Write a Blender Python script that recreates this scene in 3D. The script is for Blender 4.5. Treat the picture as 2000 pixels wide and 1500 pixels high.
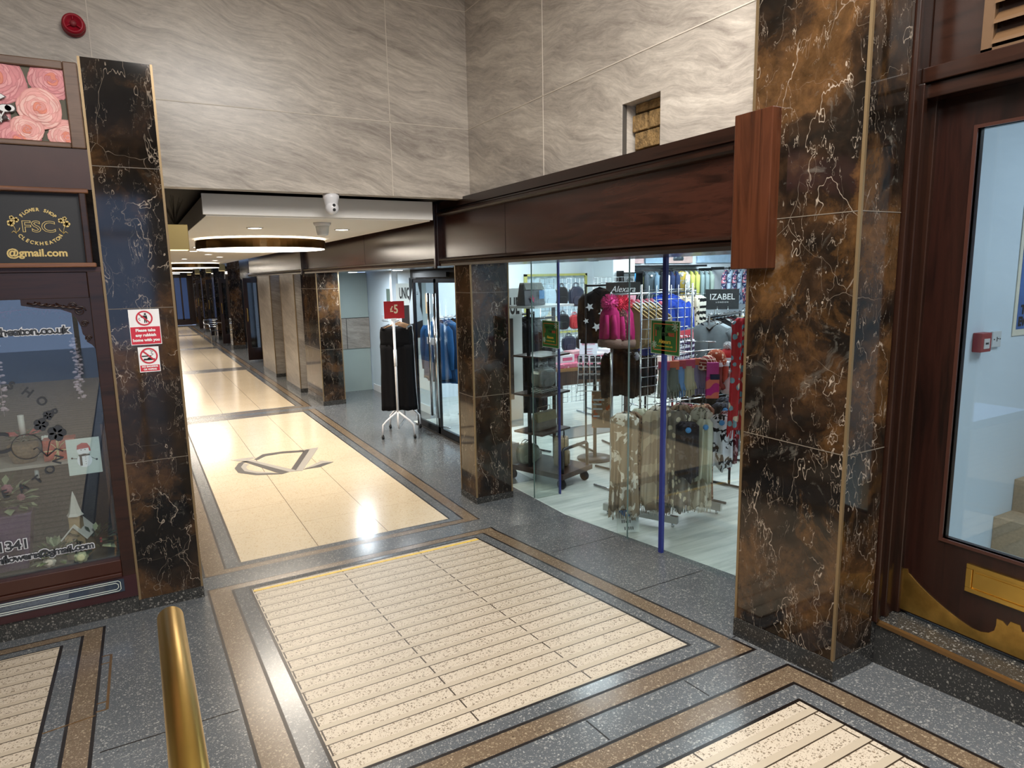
import bpy, bmesh, math, random
from mathutils import Vector, Matrix
for o in list(bpy.data.objects): bpy.data.objects.remove(o, do_unlink=True)
S = bpy.context.scene
COL = S.collection
PI = math.pi
rnd = random.Random(7)

# ------------------------------------------------------------ camera, world, exposure
yaw, pitch, roll, FPX = 0.511431740, 0.160023795, -0.0193948947, 1310.41
_f = Vector((math.sin(yaw)*math.cos(pitch), math.cos(yaw)*math.cos(pitch), -math.sin(pitch)))
_r = Vector((math.cos(yaw), -math.sin(yaw), 0)); _u = _r.cross(_f)
_r2 = math.cos(roll)*_r + math.sin(roll)*_u; _u2 = -math.sin(roll)*_r + math.cos(roll)*_u
cd = bpy.data.cameras.new('camera'); cam = bpy.data.objects.new('camera', cd); COL.objects.link(cam)
cd.sensor_fit = 'HORIZONTAL'; cd.sensor_width = 36.0; cd.lens = FPX*36/2000; cd.clip_start = 0.02; cd.clip_end = 300
cam.matrix_world = Matrix(((_r2.x, _u2.x, -_f.x, 0), (_r2.y, _u2.y, -_f.y, 0), (_r2.z, _u2.z, -_f.z, 2.05), (0, 0, 0, 1)))
S.camera = cam
W = bpy.data.worlds.new('sky'); S.world = W; W.use_nodes = True
_bg = W.node_tree.nodes['Background']; _bg.inputs[0].default_value = (0.40, 0.53, 0.82, 1); _bg.inputs[1].default_value = 1.5
S.view_settings.view_transform = 'Standard'; S.view_settings.look = 'None'; S.view_settings.gamma = 1
S.view_settings.use_curve_mapping = False; S.view_settings.exposure = 0.28

WARM = (1.0, 0.88, 0.73); NEUT = (1.0, 0.96, 0.91); COOL = (0.86, 0.94, 1.0)
def area(name, loc, size, power, col, rot=(0, 0, 0), sy=None, parent=None, spread=None):
    l = bpy.data.lights.new(name, 'AREA'); l.energy = power; l.color = col; l.size = size
    if sy: l.shape = 'RECTANGLE'; l.size_y = sy
    else: l.shape = 'DISK'
    if spread: l.spread = spread
    o = bpy.data.objects.new(name, l); COL.objects.link(o); o.location = loc; o.rotation_euler = rot
    if parent: o.parent = parent
    return o
# shop ceiling panels (their housings are built with the shop)
SHOP_LIGHTS = [(4.6, 4.2), (6.6, 4.6), (4.9, 6.9), (7.4, 7.2), (5.4, 9.4), (8.6, 9.3), (10.4, 6.6), (9.8, 9.4)]
for i, (x, y) in enumerate(SHOP_LIGHTS):
    area('ceiling_panel_light', (x, y, 2.68), 1.1, 34, COOL, sy=0.55)
# atrium ring pendants and ceiling, above the camera
area('atrium_ring_light', (0.9, 1.2, 4.42), 1.5, 160, NEUT)
area('atrium_ring_light', (-1.2, -0.8, 4.42), 1.5, 110, NEUT)
area('atrium_ring_light', (1.9, 0.2, 4.42), 0.9, 70, NEUT)
area('stairwell_light', (4.3, 0.6, 3.1), 0.8, 22, (0.82, 0.91, 1.0))

# ------------------------------------------------------------ helpers
def lin(c):
    if isinstance(c, str):
        c = c.lstrip('#'); c = [int(c[i:i+2], 16)/255 for i in (0, 2, 4)]
        return tuple(((v/12.92) if v <= .04045 else ((v+.055)/1.055)**2.4) for v in c) + (1,)
    return tuple(c)[:3] + (1,)
_mats = {}
def M0(name):
    m = bpy.data.materials.new(name); m.use_nodes = True
    return m, m.node_tree, m.node_tree.nodes['Principled BSDF']
def mat(name, col, rough=.5, metal=0, emit=None, es=0, var=.0, vs=8, bump=0, bs=60, spec=None, sheen=0):
    if name in _mats: return _mats[name]
    m, t, b = M0(name)
    b.inputs['Base Color'].default_value = lin(col); b.inputs['Roughness'].default_value = rough; b.inputs['Metallic'].default_value = metal
    if spec is not None: b.inputs['Specular IOR Level'].default_value = spec
    if sheen: b.inputs['Sheen Weight'].default_value = sheen
    if emit: b.inputs['Emission Color'].default_value = lin(emit); b.inputs['Emission Strength'].default_value = es
    tc = t.nodes.new('ShaderNodeTexCoord')
    if var:
        n = t.nodes.new('ShaderNodeTexNoise'); n.inputs['Scale'].default_value = vs; n.inputs['Detail'].default_value = 4
        t.links.new(tc.outputs['Object'], n.inputs['Vector'])
        r = t.nodes.new('ShaderNodeValToRGB'); c = lin(col)
        r.color_ramp.elements[0].position = .3; r.color_ramp.elements[1].position = .7
        r.color_ramp.elements[0].color = tuple(max(0, v*(1-var)) for v in c[:3])+(1,)
        r.color_ramp.elements[1].color = tuple(min(1, v*(1+var)) for v in c[:3])+(1,)
        t.links.new(n.outputs['Fac'], r.inputs[0]); t.links.new(r.outputs[0], b.inputs['Base Color'])
    if bump:
        n = t.nodes.new('ShaderNodeTexNoise'); n.inputs['Scale'].default_value = bs; n.inputs['Detail'].default_value = 3
        t.links.new(tc.outputs['Object'], n.inputs['Vector'])
        bp = t.nodes.new('ShaderNodeBump'); bp.inputs['Strength'].default_value = bump; bp.inputs['Distance'].default_value = .01
        t.links.new(n.outputs['Fac'], bp.inputs['Height']); t.links.new(bp.outputs[0], b.inputs['Normal'])
    _mats[name] = m
    return m
class NT:
    """small node expression builder"""
    def __init__(s, t): s.t = t
    def n(s, k, **kw):
        x = s.t.nodes.new(k)
        for a, v in kw.items(): setattr(x, a, v)
        return x
    def l(s, a, b): s.t.links.new(a, b)
    def m(s, op, a, b=None, c=None, clamp=False):
        x = s.n('ShaderNodeMath', operation=op, use_clamp=clamp)
        for i, v in enumerate((a, b, c)):
            if v is None: continue
            if isinstance(v, (int, float)): x.inputs[i].default_value = v
            else: s.l(v, x.inputs[i])
        return x.outputs[0]
    def mix(s, f, a, b, mode='MIX'):
        x = s.n('ShaderNodeMix', data_type='RGBA', blend_type=mode)
        for i, v in ((0, f), (6, a), (7, b)):
            if isinstance(v, (int, float)): x.inputs[i].default_value = v
            elif isinstance(v, (tuple, str)): x.inputs[i].default_value = lin(v)
            else: s.l(v, x.inputs[i])
        return x.outputs[2]
    def ramp(s, f, stops):
        r = s.n('ShaderNodeValToRGB'); e = r.color_ramp.elements
        while len(e) < len(stops): e.new(.5)
        for i, (p, c) in enumerate(stops): e[i].position = p; e[i].color = lin(c) if not isinstance(c, (int, float)) else (c, c, c, 1)
        s.l(f, r.inputs[0]); return r.outputs[0]
    def pos(s, obj=False):
        if obj: o = s.n('ShaderNodeTexCoord').outputs['Object']
        else: o = s.n('ShaderNodeNewGeometry').outputs['Position']
        x = s.n('ShaderNodeSeparateXYZ'); s.l(o, x.inputs[0]); return o, x.outputs[0], x.outputs[1], x.outputs[2]
    def vec(s, x, y, z):
        c = s.n('ShaderNodeCombineXYZ')
        for i, v in enumerate((x, y, z)):
            if isinstance(v, (int, float)): c.inputs[i].default_value = v
            else: s.l(v, c.inputs[i])
        return c.outputs[0]
    def noise(s, v, sc, det=4, ro=.5, dist=0):
        n = s.n('ShaderNodeTexNoise'); n.inputs['Scale'].default_value = sc; n.inputs['Detail'].default_value = det
        n.inputs['Roughness'].default_value = ro; n.inputs['Distortion'].default_value = dist; s.l(v, n.inputs['Vector']); return n.outputs['Fac'], n.outputs['Color']
    def vor(s, v, sc, feat='F1', rand=1):
        n = s.n('ShaderNodeTexVoronoi', feature=feat); n.inputs['Scale'].default_value = sc; n.inputs['Randomness'].default_value = rand
        s.l(v, n.inputs['Vector']); return n
    def bump(s, h, st=.2, d=.01):
        b = s.n('ShaderNodeBump'); b.inputs['Strength'].default_value = st; b.inputs['Distance'].default_value = d; s.l(h, b.inputs['Height']); return b.outputs[0]

def streak_tile(name='streaked grey wall tile', k=1.0):
    m, t, b = M0(name); N = NT(t); P, x, y, z = N.pos()
    u = N.m('SUBTRACT', x, y)
    wn, wc = N.noise(N.vec(u, z, 0), 1.3, 2)
    v = N.m('ADD', N.m('ADD', z, N.m('MULTIPLY', u, .25)), N.m('MULTIPLY', wn, .32))
    f1, _ = N.noise(N.vec(N.m('MULTIPLY', u, 1.1), N.m('MULTIPLY', v, 8), 0), 1.3, 10, .74, 1.0)
    f2, _ = N.noise(N.vec(N.m('MULTIPLY', u, 9), N.m('MULTIPLY', v, 48), 3), 1.0, 6, .75, .8)
    f = N.m('ADD', N.m('MULTIPLY', f1, .62), N.m('MULTIPLY', f2, .38))
    f3, _ = N.noise(N.vec(N.m('MULTIPLY', u, 1.0), N.m('MULTIPLY', v, 2.4), 7), 1.1, 4, .6, .6)
    f = N.m('ADD', f, N.m('MULTIPLY', N.m('SUBTRACT', f3, .5), .30))
    c = N.ramp(f, [(.34, '#8b8279'), (.44, '#a69d93'), (.51, '#b6ada2'), (.58, '#c6bdb1'), (.70, '#ddd5c9')])
    if k != 1: c = N.mix(1, c, (k, k, k), 'MULTIPLY')
    N.l(c, b.inputs['Base Color']); b.inputs['Roughness'].default_value = .3
    N.l(N.bump(f, .05, .004), b.inputs['Normal']); return m
def marble(name='dark brown marble', seed=0, oa=.55, da=.0):
    m, t, b = M0(name); N = NT(t); P, x, y, z = N.pos()
    v0 = N.vec(N.m('ADD', x, seed), y, z)
    nb, nc = N.noise(v0, 1.4, 4, .6, .6)
    # patch colour
    w = N.mix(.22, v0, nc)
    f, _ = N.noise(w, 2.1, 7, .6, .4)
    c = N.ramp(f, [(.33, '#0f0d0c'), (.45, '#1e1813'), (.53, '#3a2a1d'), (.60, '#5c4127'), (.70, '#47331f')])
    o_, _ = N.noise(w, 2.6, 8, .68, .8)
    ok = N.m('MULTIPLY', N.m('SUBTRACT', o_, .53), 9, clamp=True)
    c = N.mix(N.m('MULTIPLY', ok, oa), c, '#6e4d2a')
    g, _ = N.noise(v0, 14, 9, .75, .3)
    c = N.mix(N.m('MULTIPLY', N.m('SUBTRACT', .62, g), 3.2, clamp=True), c, N.mix(.62, c, (0, 0, 0)))
    h_, _ = N.noise(w, 5, 6, .7, 1.0)
    c = N.mix(N.m('MULTIPLY', N.m('SUBTRACT', h_, .60), 5, clamp=True), c, '#6a675f')
    if da: c = N.mix(da, c, (.004, .0035, .003))
    # veins: thin ridges of warped noise, broken up by a mask
    def vein(sc, w, sd, maskp, stretch=(1, 1, 1)):
        mp = N.n('ShaderNodeMapping'); mp.inputs['Scale'].default_value = stretch; mp.inputs['Rotation'].default_value = (.7, .5, sd); mp.inputs['Location'].default_value = (sd*3.1, sd, 0)
        N.l(v0, mp.inputs['Vector'])
        f, _ = N.noise(mp.outputs[0], sc, 5.0, .6, .25)
        d = N.m('ABSOLUTE', N.m('SUBTRACT', f, .5))
        r = N.m('SUBTRACT', 1, N.m('DIVIDE', d, w), clamp=True)
        mk, _ = N.noise(v0, 3.1+sd, 3, .5)
        mk = N.m('MULTIPLY', N.m('SUBTRACT', mk, maskp), 9, clamp=True)
        return N.m('MULTIPLY', r, mk)
    a = vein(2.2, .0032, 1.3, .42, (1, 1, .6)); a2 = vein(4.0, .0042, 2.7, .45, (1.8, 1.8, .6)); a3 = vein(7, .006, 4.4, .5, (1.6, .8, .6))
    vv = N.m('MAXIMUM', N.m('MAXIMUM', a, N.m('MULTIPLY', a2, .8)), N.m('MULTIPLY', a3, .5))
    e = N.vor(N.mix(.30, v0, nc), 4.6, 'DISTANCE_TO_EDGE'); mk4, _ = N.noise(v0, 2.6, 2)
    ed = N.m('MULTIPLY', N.m('SUBTRACT', 1, N.m('DIVIDE', e.outputs[0], .005), clamp=True), N.m('MULTIPLY', N.m('SUBTRACT', mk4, .5), 8, clamp=True))
    vv = N.m('MAXIMUM', vv, N.m('MULTIPLY', ed, .5))
    c = N.mix(N.m('MULTIPLY', vv, .78), c, '#b5a695')
    N.l(c, b.inputs['Base Color']); b.inputs['Roughness'].default_value = .07; b.inputs['Specular IOR Level'].default_value = .6
    return m
def terrazzo(name, base, chip, chip2, sc=62, thr=.45, rough=.25, chips=.33, var=.12):
    m, t, b = M0(name); N = NT(t); P, x, y, z = N.pos()
    mp = N.n('ShaderNodeMapping'); mp.inputs['Scale'].default_value = (1, 1.0, 1 if name == 'dark grey terrazzo' else 0); N.l(P, mp.inputs['Vector'])
    n1, nc = N.noise(mp.outputs[0], 50, 3, .5)
    big, _ = N.noise(mp.outputs[0], 1.6, 4, .6)
    def layer(scale, th, rad):
        w = N.n('ShaderNodeVectorMath', operation='MULTIPLY_ADD'); N.l(nc, w.inputs[0]); w.inputs[1].default_value = (.012,)*3; N.l(mp.outputs[0], w.inputs[2])
        v = N.vor(w.outputs[0], scale); sep = N.n('ShaderNodeSeparateColor'); N.l(v.outputs['Color'], sep.inputs[0])
        inside = N.m('LESS_THAN', v.outputs['Distance'], N.m('MULTIPLY', sep.outputs[1], rad))
        return N.m('MULTIPLY', inside, N.m('GREATER_THAN', sep.outputs[0], th)), sep.outputs[2]
    k1, r1 = layer(sc, thr, .62); k2, r2 = layer(sc*2.3, thr, .6)
    c = N.mix(N.m('MULTIPLY', N.m('SUBTRACT', big, .3), 2.2, clamp=True), tuple(v*(1-var) for v in lin(base)[:3]), tuple(min(1, v*(1+var)) for v in lin(base)[:3]))
    cc = N.mix(r1, chip, chip2); cc2 = N.mix(r2, chip, chip2)
    c = N.mix(N.m('MULTIPLY', k2, .7), c, cc2); c = N.mix(N.m('MULTIPLY', k1, chips*2.4, clamp=True), c, cc)
    N.l(c, b.inputs['Base Color']); b.inputs['Roughness'].default_value = rough; return m, N, c, b, (x, y, z)
def floor_mats():
    grey = terrazzo('grey terrazzo', '#55585b', '#a9a8a3', '#3d3f42', 92, .46, .2)[0]
    dgrey = terrazzo('dark grey terrazzo', '#2f2f2e', '#8f8c84', '#55534f', 95, .68, .25)[0]
    brown = terrazzo('brown terrazzo', '#665645', '#a8967c', '#463a2d', 90, .34, .24)[0]
    # smooth cream panels
    m1, N, c, b, (x, y, z) = terrazzo('cream terrazzo slab', '#c9baa1', '#9b8264', '#c9b592', 85, .6, .17, .25, .05)
    def line(v, per, off, w):
        f = N.m('FRACT', N.m('DIVIDE', N.m('SUBTRACT', v, off), per)); return N.m('LESS_THAN', N.m('MULTIPLY', f, per), w)
    j = N.m('MAXIMUM', line(x, .5667, .5233, .005), N.m('MULTIPLY', line(y, .62, .1, .004), .45))
    N.l(N.mix(N.m('MULTIPLY', j, .85), c, '#4f4232'), b.inputs['Base Color'])
    # grooved ramp slabs
    m2, N, c, b, (x, y, z) = terrazzo('grooved cream ramp slab', '#bdb09d', '#4a3f33', '#7d6c56', 100, .5, .4, .34, .05)
    per = .1184
    f = N.m('FRACT', N.m('DIVIDE', N.m('SUBTRACT', 4.565, y), per))
    smooth = N.m('GREATER_THAN', f, .72); groove = N.m('LESS_THAN', f, .055)
    c = N.mix(smooth, c, '#ada08c')
    vj = N.m('MULTIPLY', N.m('GREATER_THAN', x, 0), N.m('LESS_THAN', N.m('FRACT', N.m('DIVIDE', N.m('SUBTRACT', x, .53), .59)), .012))
    c = N.mix(N.m('MAXIMUM', groove, N.m('MULTIPLY', vj, N.m('SUBTRACT', 1, smooth))), c, '#3a2e22')
    N.l(c, b.inputs['Base Color'])
    N.l(N.bump(N.m('SUBTRACT', 1, groove), .5, .004), b.inputs['Normal'])
    return grey, dgrey, brown, m1, m2
def wood(name, axis='y', a='#170d09', b_='#2a1811', rough=.22):
    m, t, b = M0(name); N = NT(t); P, x, y, z = N.pos()
    sc = {'x': (1.2, 14, 14), 'y': (14, 1.2, 14), 'z': (14, 14, 1.2)}[axis]
    mp = N.n('ShaderNodeMapping'); mp.inputs['Scale'].default_value = sc; N.l(P, mp.inputs['Vector'])
    f, _ = N.noise(mp.outputs[0], 1.0, 7, .6, .8); big, _ = N.noise(P, 1.7, 3)
    c = N.ramp(N.m('ADD', N.m('MULTIPLY', f, .7), N.m('MULTIPLY', big, .3)), [(.35, a), (.5, b_), (.65, a)])
    N.l(c, b.inputs['Base Color']); b.inputs['Roughness'].default_value = rough
    return m
def glass_mat(name, tint=(.93, .97, .96), r0=.06, k=1.0):
    m = bpy.data.materials.new(name); m.use_nodes = True; t = m.node_tree; t.nodes.clear(); N = NT(t)
    out = N.n('ShaderNodeOutputMaterial'); tr = N.n('ShaderNodeBsdfTransparent'); tr.inputs[0].default_value = lin(tint)
    gl = N.n('ShaderNodeBsdfGlossy'); gl.inputs['Roughness'].default_value = .0; gl.inputs[0].default_value = (1, 1, 1, 1)
    lw = N.n('ShaderNodeLayerWeight'); lw.inputs[0].default_value = .5
    f = N.m('ADD', r0, N.m('MULTIPLY', N.m('POWER', lw.outputs['Facing'], 5), 1-r0)); f = N.m('MULTIPLY', f, k, clamp=True)
    mx = N.n('ShaderNodeMixShader'); N.l(f, mx.inputs[0]); N.l(tr.outputs[0], mx.inputs[1]); N.l(gl.outputs[0], mx.inputs[2]); N.l(mx.outputs[0], out.inputs[0])
    return m

TILE = streak_tile(); STONET = streak_tile('warm grey streaked stone', .62); MARB = marble(oa=.45, da=.25); GREY, DGREY, BROWN, CREAM, GROOVED = floor_mats()
WOODY = wood('dark mahogany along wall', 'y'); WOODX = wood('dark mahogany board', 'x'); WOODZ = wood('dark mahogany upright', 'z')
WOODR = wood('reddish mahogany upright', 'z', '#2e180e', '#4c2a1a')
DOORW = wood('near-black mahogany door', 'z', '#120806', '#24110c', .28)
BRASS = mat('polished brass', '#d0ab58', .3, 1, var=.1, vs=5)
TRIM = mat('dull bronze trim', '#8d6c45', .35, .8)
JOINT = mat('pale grout', '#d5ccbf', .5)
DLINE = mat('dark metal divider strip', '#1d1715', .35, .3)
GLASS = glass_mat('clear shopfront glass'); GLASSD = glass_mat('door glass', (.9, .95, .96), .05)
CHROME = mat('chrome', '#c9ccd0', .12, 1); BLACKM = mat('black metal', '#17171a', .35, .6); DARK = mat('matt black', '#0b0b0c', .6)
WHITE = mat('white paint', '#e8e9ea', .5); WHITEM = mat('white enamel', '#e9e9ec', .25)
SHOPW = mat('cool white shop wall', '#dfe7ee', .6); BLUEW = mat('pale blue white wall', '#cfdde8', .4)

class MB:
    def __init__(s): s.v = []; s.f = []; s.mi = []; s.cur = 0; s.sm = []
        # faces carry material index and smooth flag
    def add(s, vs, fs, sm=False):
        o = len(s.v); s.v += [tuple(v) for v in vs]
        for f in fs: s.f.append([i+o for i in f]); s.mi.append(s.cur); s.sm.append(sm)
        return s
    def box(s, x0, x1, y0, y1, z0, z1):
        if x0 > x1: x0, x1 = x1, x0
        if y0 > y1: y0, y1 = y1, y0
        if z0 > z1: z0, z1 = z1, z0
        return s.add([(x0,y0,z0),(x1,y0,z0),(x1,y1,z0),(x0,y1,z0),(x0,y0,z1),(x1,y0,z1),(x1,y1,z1),(x0,y1,z1)],
              [(0,3,2,1),(4,5,6,7),(0,1,5,4),(1,2,6,5),(2,3,7,6),(3,0,4,7)])
    def hexa(s, b, t):
        return s.add(list(b)+list(t), [(0,3,2,1),(4,5,6,7),(0,1,5,4),(1,2,6,5),(2,3,7,6),(3,0,4,7)])
    def tube(s, pts, r, n=10, cap=True, closed=False):
        pts = [Vector(p) for p in pts]; rs = r if isinstance(r, (list, tuple)) else [r]*len(pts)
        rings = []; up = None
        for i, p in enumerate(pts):
            if closed: d = pts[(i+1) % len(pts)]-pts[i-1]
            else: d = (pts[min(i+1, len(pts)-1)]-pts[max(i-1, 0)])
            d.normalize()
            if up is None:
                up = Vector((0, 0, 1)) if abs(d.z) < .9 else Vector((1, 0, 0))
            a = d.cross(up)
            if a.length < 1e-4: a = d.cross(Vector((0, 1, 0)))
            a.normalize(); b = a.cross(d); up = b
            rings.append([p+rs[i]*(math.cos(2*PI*k/n)*a+math.sin(2*PI*k/n)*b) for k in range(n)])
        vs = [v for R in rings for v in R]; fs = []
        m = len(rings)
        for i in range(m if closed else m-1):
            for k in range(n):
                fs.append((i*n+k, i*n+(k+1) % n, ((i+1) % m)*n+(k+1) % n, ((i+1) % m)*n+k))
        s.add(vs, fs, True)
        if cap and not closed:
            o = len(s.v)-len(vs)
            s.f.append([o+k for k in range(n)][::-1]); s.mi.append(s.cur); s.sm.append(False)
            s.f.append([o+(m-1)*n+k for k in range(n)]); s.mi.append(s.cur); s.sm.append(False)
        return s
    def cyl(s, p0, p1, r, n=16): return s.tube([p0, p1], r, n)
    def prism(s, poly, f0, f1):
        """poly: list of 2D; f0,f1 map 2D->3D for the two ends"""
        n = len(poly); A = [f0(*p) for p in poly]; B = [f1(*p) for p in poly]
        return s.add(A+B, [tuple(range(n))[::-1], tuple(range(n, 2*n))]+[(i, (i+1) % n, n+(i+1) % n, n+i) for i in range(n)])
    def lathe(s, prof, c=(0, 0, 0), n=24, ax='z', sm=True):
        vs = []
        for r, h in prof:
            for k in range(n):
                a = 2*PI*k/n; q = (r*math.cos(a), r*math.sin(a), h)
                if ax == 'y': q = (q[0], q[2], q[1])
                if ax == 'x': q = (q[2], q[0], q[1])
                vs.append((q[0]+c[0], q[1]+c[1], q[2]+c[2]))
        fs = [(i*n+k, i*n+(k+1) % n, (i+1)*n+(k+1) % n, (i+1)*n+k) for i in range(len(prof)-1) for k in range(n)]
        s.add(vs, fs, sm)
        o = len(s.v)-len(vs)
        if prof[0][0] > 1e-5: s.f.append([o+k for k in range(n)][::-1]); s.mi.append(s.cur); s.sm.append(False)
        if prof[-1][0] > 1e-5: s.f.append([o+(len(prof)-1)*n+k for k in range(n)]); s.mi.append(s.cur); s.sm.append(False)
        return s
    def ball(s, c, r, n=12, sc=(1, 1, 1)):
        m = n//2+1; vs = []
        for i in range(m+1):
            t = PI*i/m
            for k in range(n):
                a = 2*PI*k/n; vs.append((c[0]+r*sc[0]*math.sin(t)*math.cos(a), c[1]+r*sc[1]*math.sin(t)*math.sin(a), c[2]+r*sc[2]*math.cos(t)))
        return s.add(vs, [(i*n+k, i*n+(k+1) % n, (i+1)*n+(k+1) % n, (i+1)*n+k) for i in range(m) for k in range(n)], True)
    def mat(s, i): s.cur = i; return s
    def xf(s, M):
        s.v = [tuple(M @ Vector(v)) for v in s.v]; return s
    def build(s, name, mats, parent=None, bevel=0, world=False, label=None, origin=None, recalc=True):
        me = bpy.data.meshes.new(name)
        off = Vector((0, 0, 0)); loc = Vector((0, 0, 0))
        if parent is None:
            if origin is None:
                xs = [v[0] for v in s.v]; ys = [v[1] for v in s.v]; zs = [v[2] for v in s.v]
                origin = ((min(xs)+max(xs))/2, (min(ys)+max(ys))/2, min(zs))
            off = Vector(origin); loc = off
            vs = [Vector(v)-off for v in s.v]
        elif world:
            inv = (Matrix.Translation(parent.location) @ parent.rotation_euler.to_matrix().to_4x4()).inverted(); vs = [inv @ Vector(v) for v in s.v]
        else: vs = s.v
        me.from_pydata([tuple(v) for v in vs], [], s.f)
        mats = mats if isinstance(mats, (list, tuple)) else [mats]
        for m in mats: me.materials.append(m)
        for p, i, q in zip(me.polygons, s.mi, s.sm): p.material_index = min(i, len(mats)-1); p.use_smooth = q
        bm = bmesh.new(); bm.from_mesh(me)
        bmesh.ops.remove_doubles(bm, verts=bm.verts, dist=1e-5)
        if recalc: bmesh.ops.recalc_face_normals(bm, faces=bm.faces)
        bm.to_mesh(me); bm.free()
        o = bpy.data.objects.new(name, me); COL.objects.link(o); o.location = loc
        if parent: o.parent = parent
        if bevel:
            b = o.modifiers.new('bevel', 'BEVEL'); b.width = bevel; b.segments = 2; b.limit_method = 'ANGLE'; b.angle_limit = .7
        if label: o['label'] = label
        return o
def tag(o, label, cat, group=None, kind=None):
    o['label'] = label; o['category'] = cat
    if group: o['group'] = group
    if kind: o['kind'] = kind
    return o
def struct(o, label=None, cat=None):
    o['kind'] = 'structure'
    if label: o['label'] = label
    if cat: o['category'] = cat
    return o
def T(name, label, cat, loc=(0, 0, 0), rz=0, group=None):
    o = bpy.data.objects.new(name, None); COL.objects.link(o); o.location = loc; o.rotation_euler = (0, 0, rz)
    o.empty_display_size = .1; tag(o, label, cat, group); return o
def dup(root, loc, rz=0, label=None, group=None, scale=None):
    r = root.copy(); COL.objects.link(r); r.location = loc; r.rotation_euler = (0, 0, rz)
    if scale: r.scale = scale
    if label: r['label'] = label
    if group: r['group'] = group
    for ch in list(root.children):
        c = ch.copy()
        if c.data and c.type == 'LIGHT': pass
        COL.objects.link(c); c.parent = r
        for g in list(ch.children):
            d = g.copy(); COL.objects.link(d); d.parent = c
    return r
FX = Matrix(((0, 0, -1), (-1, 0, 0), (0, 1, 0))).to_4x4()   # text plane facing -x
FY = Matrix(((1, 0, 0), (0, 0, -1), (0, 1, 0))).to_4x4()    # text plane facing -y
def textmesh(body, size, bold=0.0, align='CENTER', ext=.0008, sx=1.0, shear=0, res=3):
    c = bpy.data.curves.new('lettering', 'FONT'); c.body = body; c.size = size; c.align_x = align; c.align_y = 'CENTER'
    c.offset = bold; c.extrude = ext; c.resolution_u = res; c.shear = shear
    o = bpy.data.objects.new('lettering', c); COL.objects.link(o)
    dg = bpy.context.evaluated_depsgraph_get(); me = bpy.data.meshes.new_from_object(o.evaluated_get(dg))
    vs = [(v.co.x*sx, v.co.y, v.co.z) for v in me.vertices]; fs = [tuple(p.vertices) for p in me.polygons]
    bpy.data.objects.remove(o, do_unlink=True); bpy.data.curves.remove(c); bpy.data.meshes.remove(me)
    return vs, fs
def text(mb, body, size, loc, F=FY, bold=0.0, align='CENTER', sx=1.0, rot=0, shear=0, ext=.0008):
    vs, fs = textmesh(body, size, bold, align, ext, sx, shear)
    Mx = Matrix.Translation(loc) @ F @ Matrix.Rotation(rot, 4, 'Z')
    mb.add([Mx @ Vector(v) for v in vs], fs); return mb
def arctext(mb, body, size, c, rx, rz, a0, a1, F=FY, bold=0.0, inner=False, depth=0):
    """letters along an ellipse arc from angle a0 to a1 (degrees), in plane F about c"""
    n = len(body)
    for i, ch in enumerate(body):
        if ch == ' ': continue
        a = math.radians(a0+(a1-a0)*(i/(n-1)))
        p = Vector((rx*math.cos(a), rz*math.sin(a), depth))
        rot = a-PI/2 if not inner else a+PI/2
        vs, fs = textmesh(ch, size, bold)
        Mx = Matrix.Translation(c) @ F @ Matrix.Translation(p) @ Matrix.Rotation(rot, 4, 'Z')
        mb.add([Mx @ Vector(v) for v in vs], fs)
    return mb
def disc(mb, c, r, F=FY, n=24, d=.001, r2=None, rin=0, rot=0):
    r2 = r2 or r; pts = [(r*math.cos(2*PI*k/n), r2*math.sin(2*PI*k/n)) for k in range(n)]
    Mx = Matrix.Translation(c) @ F @ Matrix.Rotation(rot, 4, 'Z')
    if not rin: mb.prism(pts, lambda x, y: tuple(Mx @ Vector((x, y, 0))), lambda x, y: tuple(Mx @ Vector((x, y, d))))
    else:
        k2 = rin/r; A = []
        for h in (0, d):
            for s in (1, k2):
                A += [tuple(Mx @ Vector((x*s, y*s, h))) for x, y in pts]
        f = []
        for i in range(n):
            j = (i+1) % n
            f += [(i, j, n+j, n+i), (2*n+i, 3*n+i, 3*n+j, 2*n+j), (i, 2*n+i, 2*n+j, j), (n+i, n+j, 3*n+j, 3*n+i)]
        mb.add(A, f)
    return mb
def poly(mb, pts, c, F=FY, d=.001):
    Mx = Matrix.Translation(c) @ F
    return mb.prism(pts, lambda x, y: tuple(Mx @ Vector((x, y, 0))), lambda x, y: tuple(Mx @ Vector((x, y, d))))
KR, YR = .078, 4.63
def rz_(y): return max(0.0, KR*(YR-y))
# ============================================================ FLOOR
def skew(x, y):
    return x + (0 if x < 1.4 else .045*min(max(YR-y, 0), 3.2)*min(1, (x-1.4)/.8))
def floor_grid(name, xs, ys, fn, mats, zf, label):
    """xs, ys breakpoints; fn(xc, yc) -> material index; thin slab"""
    mb = MB()
    for i in range(len(xs)-1):
        for j in range(len(ys)-1):
            k = fn((xs[i]+xs[i+1])/2, (ys[j]+ys[j+1])/2)
            if k is None: continue
            mb.mat(k); P = [(skew(x, y), y, zf(y)) for x, y in ((xs[i], ys[j]), (xs[i+1], ys[j]), (xs[i+1], ys[j+1]), (xs[i], ys[j+1]))]
            mb.add(P, [(0, 1, 2, 3)])
    return mb
XB = [.26, .275, .405, .421, .51, .525, 2.198, 2.214, 2.295, 2.311, 2.41, 2.426]
XL, XR = XB[:6], XB[6:]
LVL = [5, 4, 3, 2, 1, 0, 1, 2, 3, 4, 5]
def x_level(x):
    """0 panel, 1 line, 2 grey, 3 line, 4 brown, 5 line, 9 outside"""
    for i in range(11):
        if XB[i] <= x < XB[i+1]: return LVL[i]
    return 9
def rings(y0, y1, s=1.0, sf=None):
    sf = sf or s; o = lambda k: [.235*k, .219*k, .115*k, .098*k, .017*min(1, k*1.3)]
    return [y0-q for q in o(s)]+[y0, y1]+[y1+q for q in reversed(o(sf))]
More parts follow.
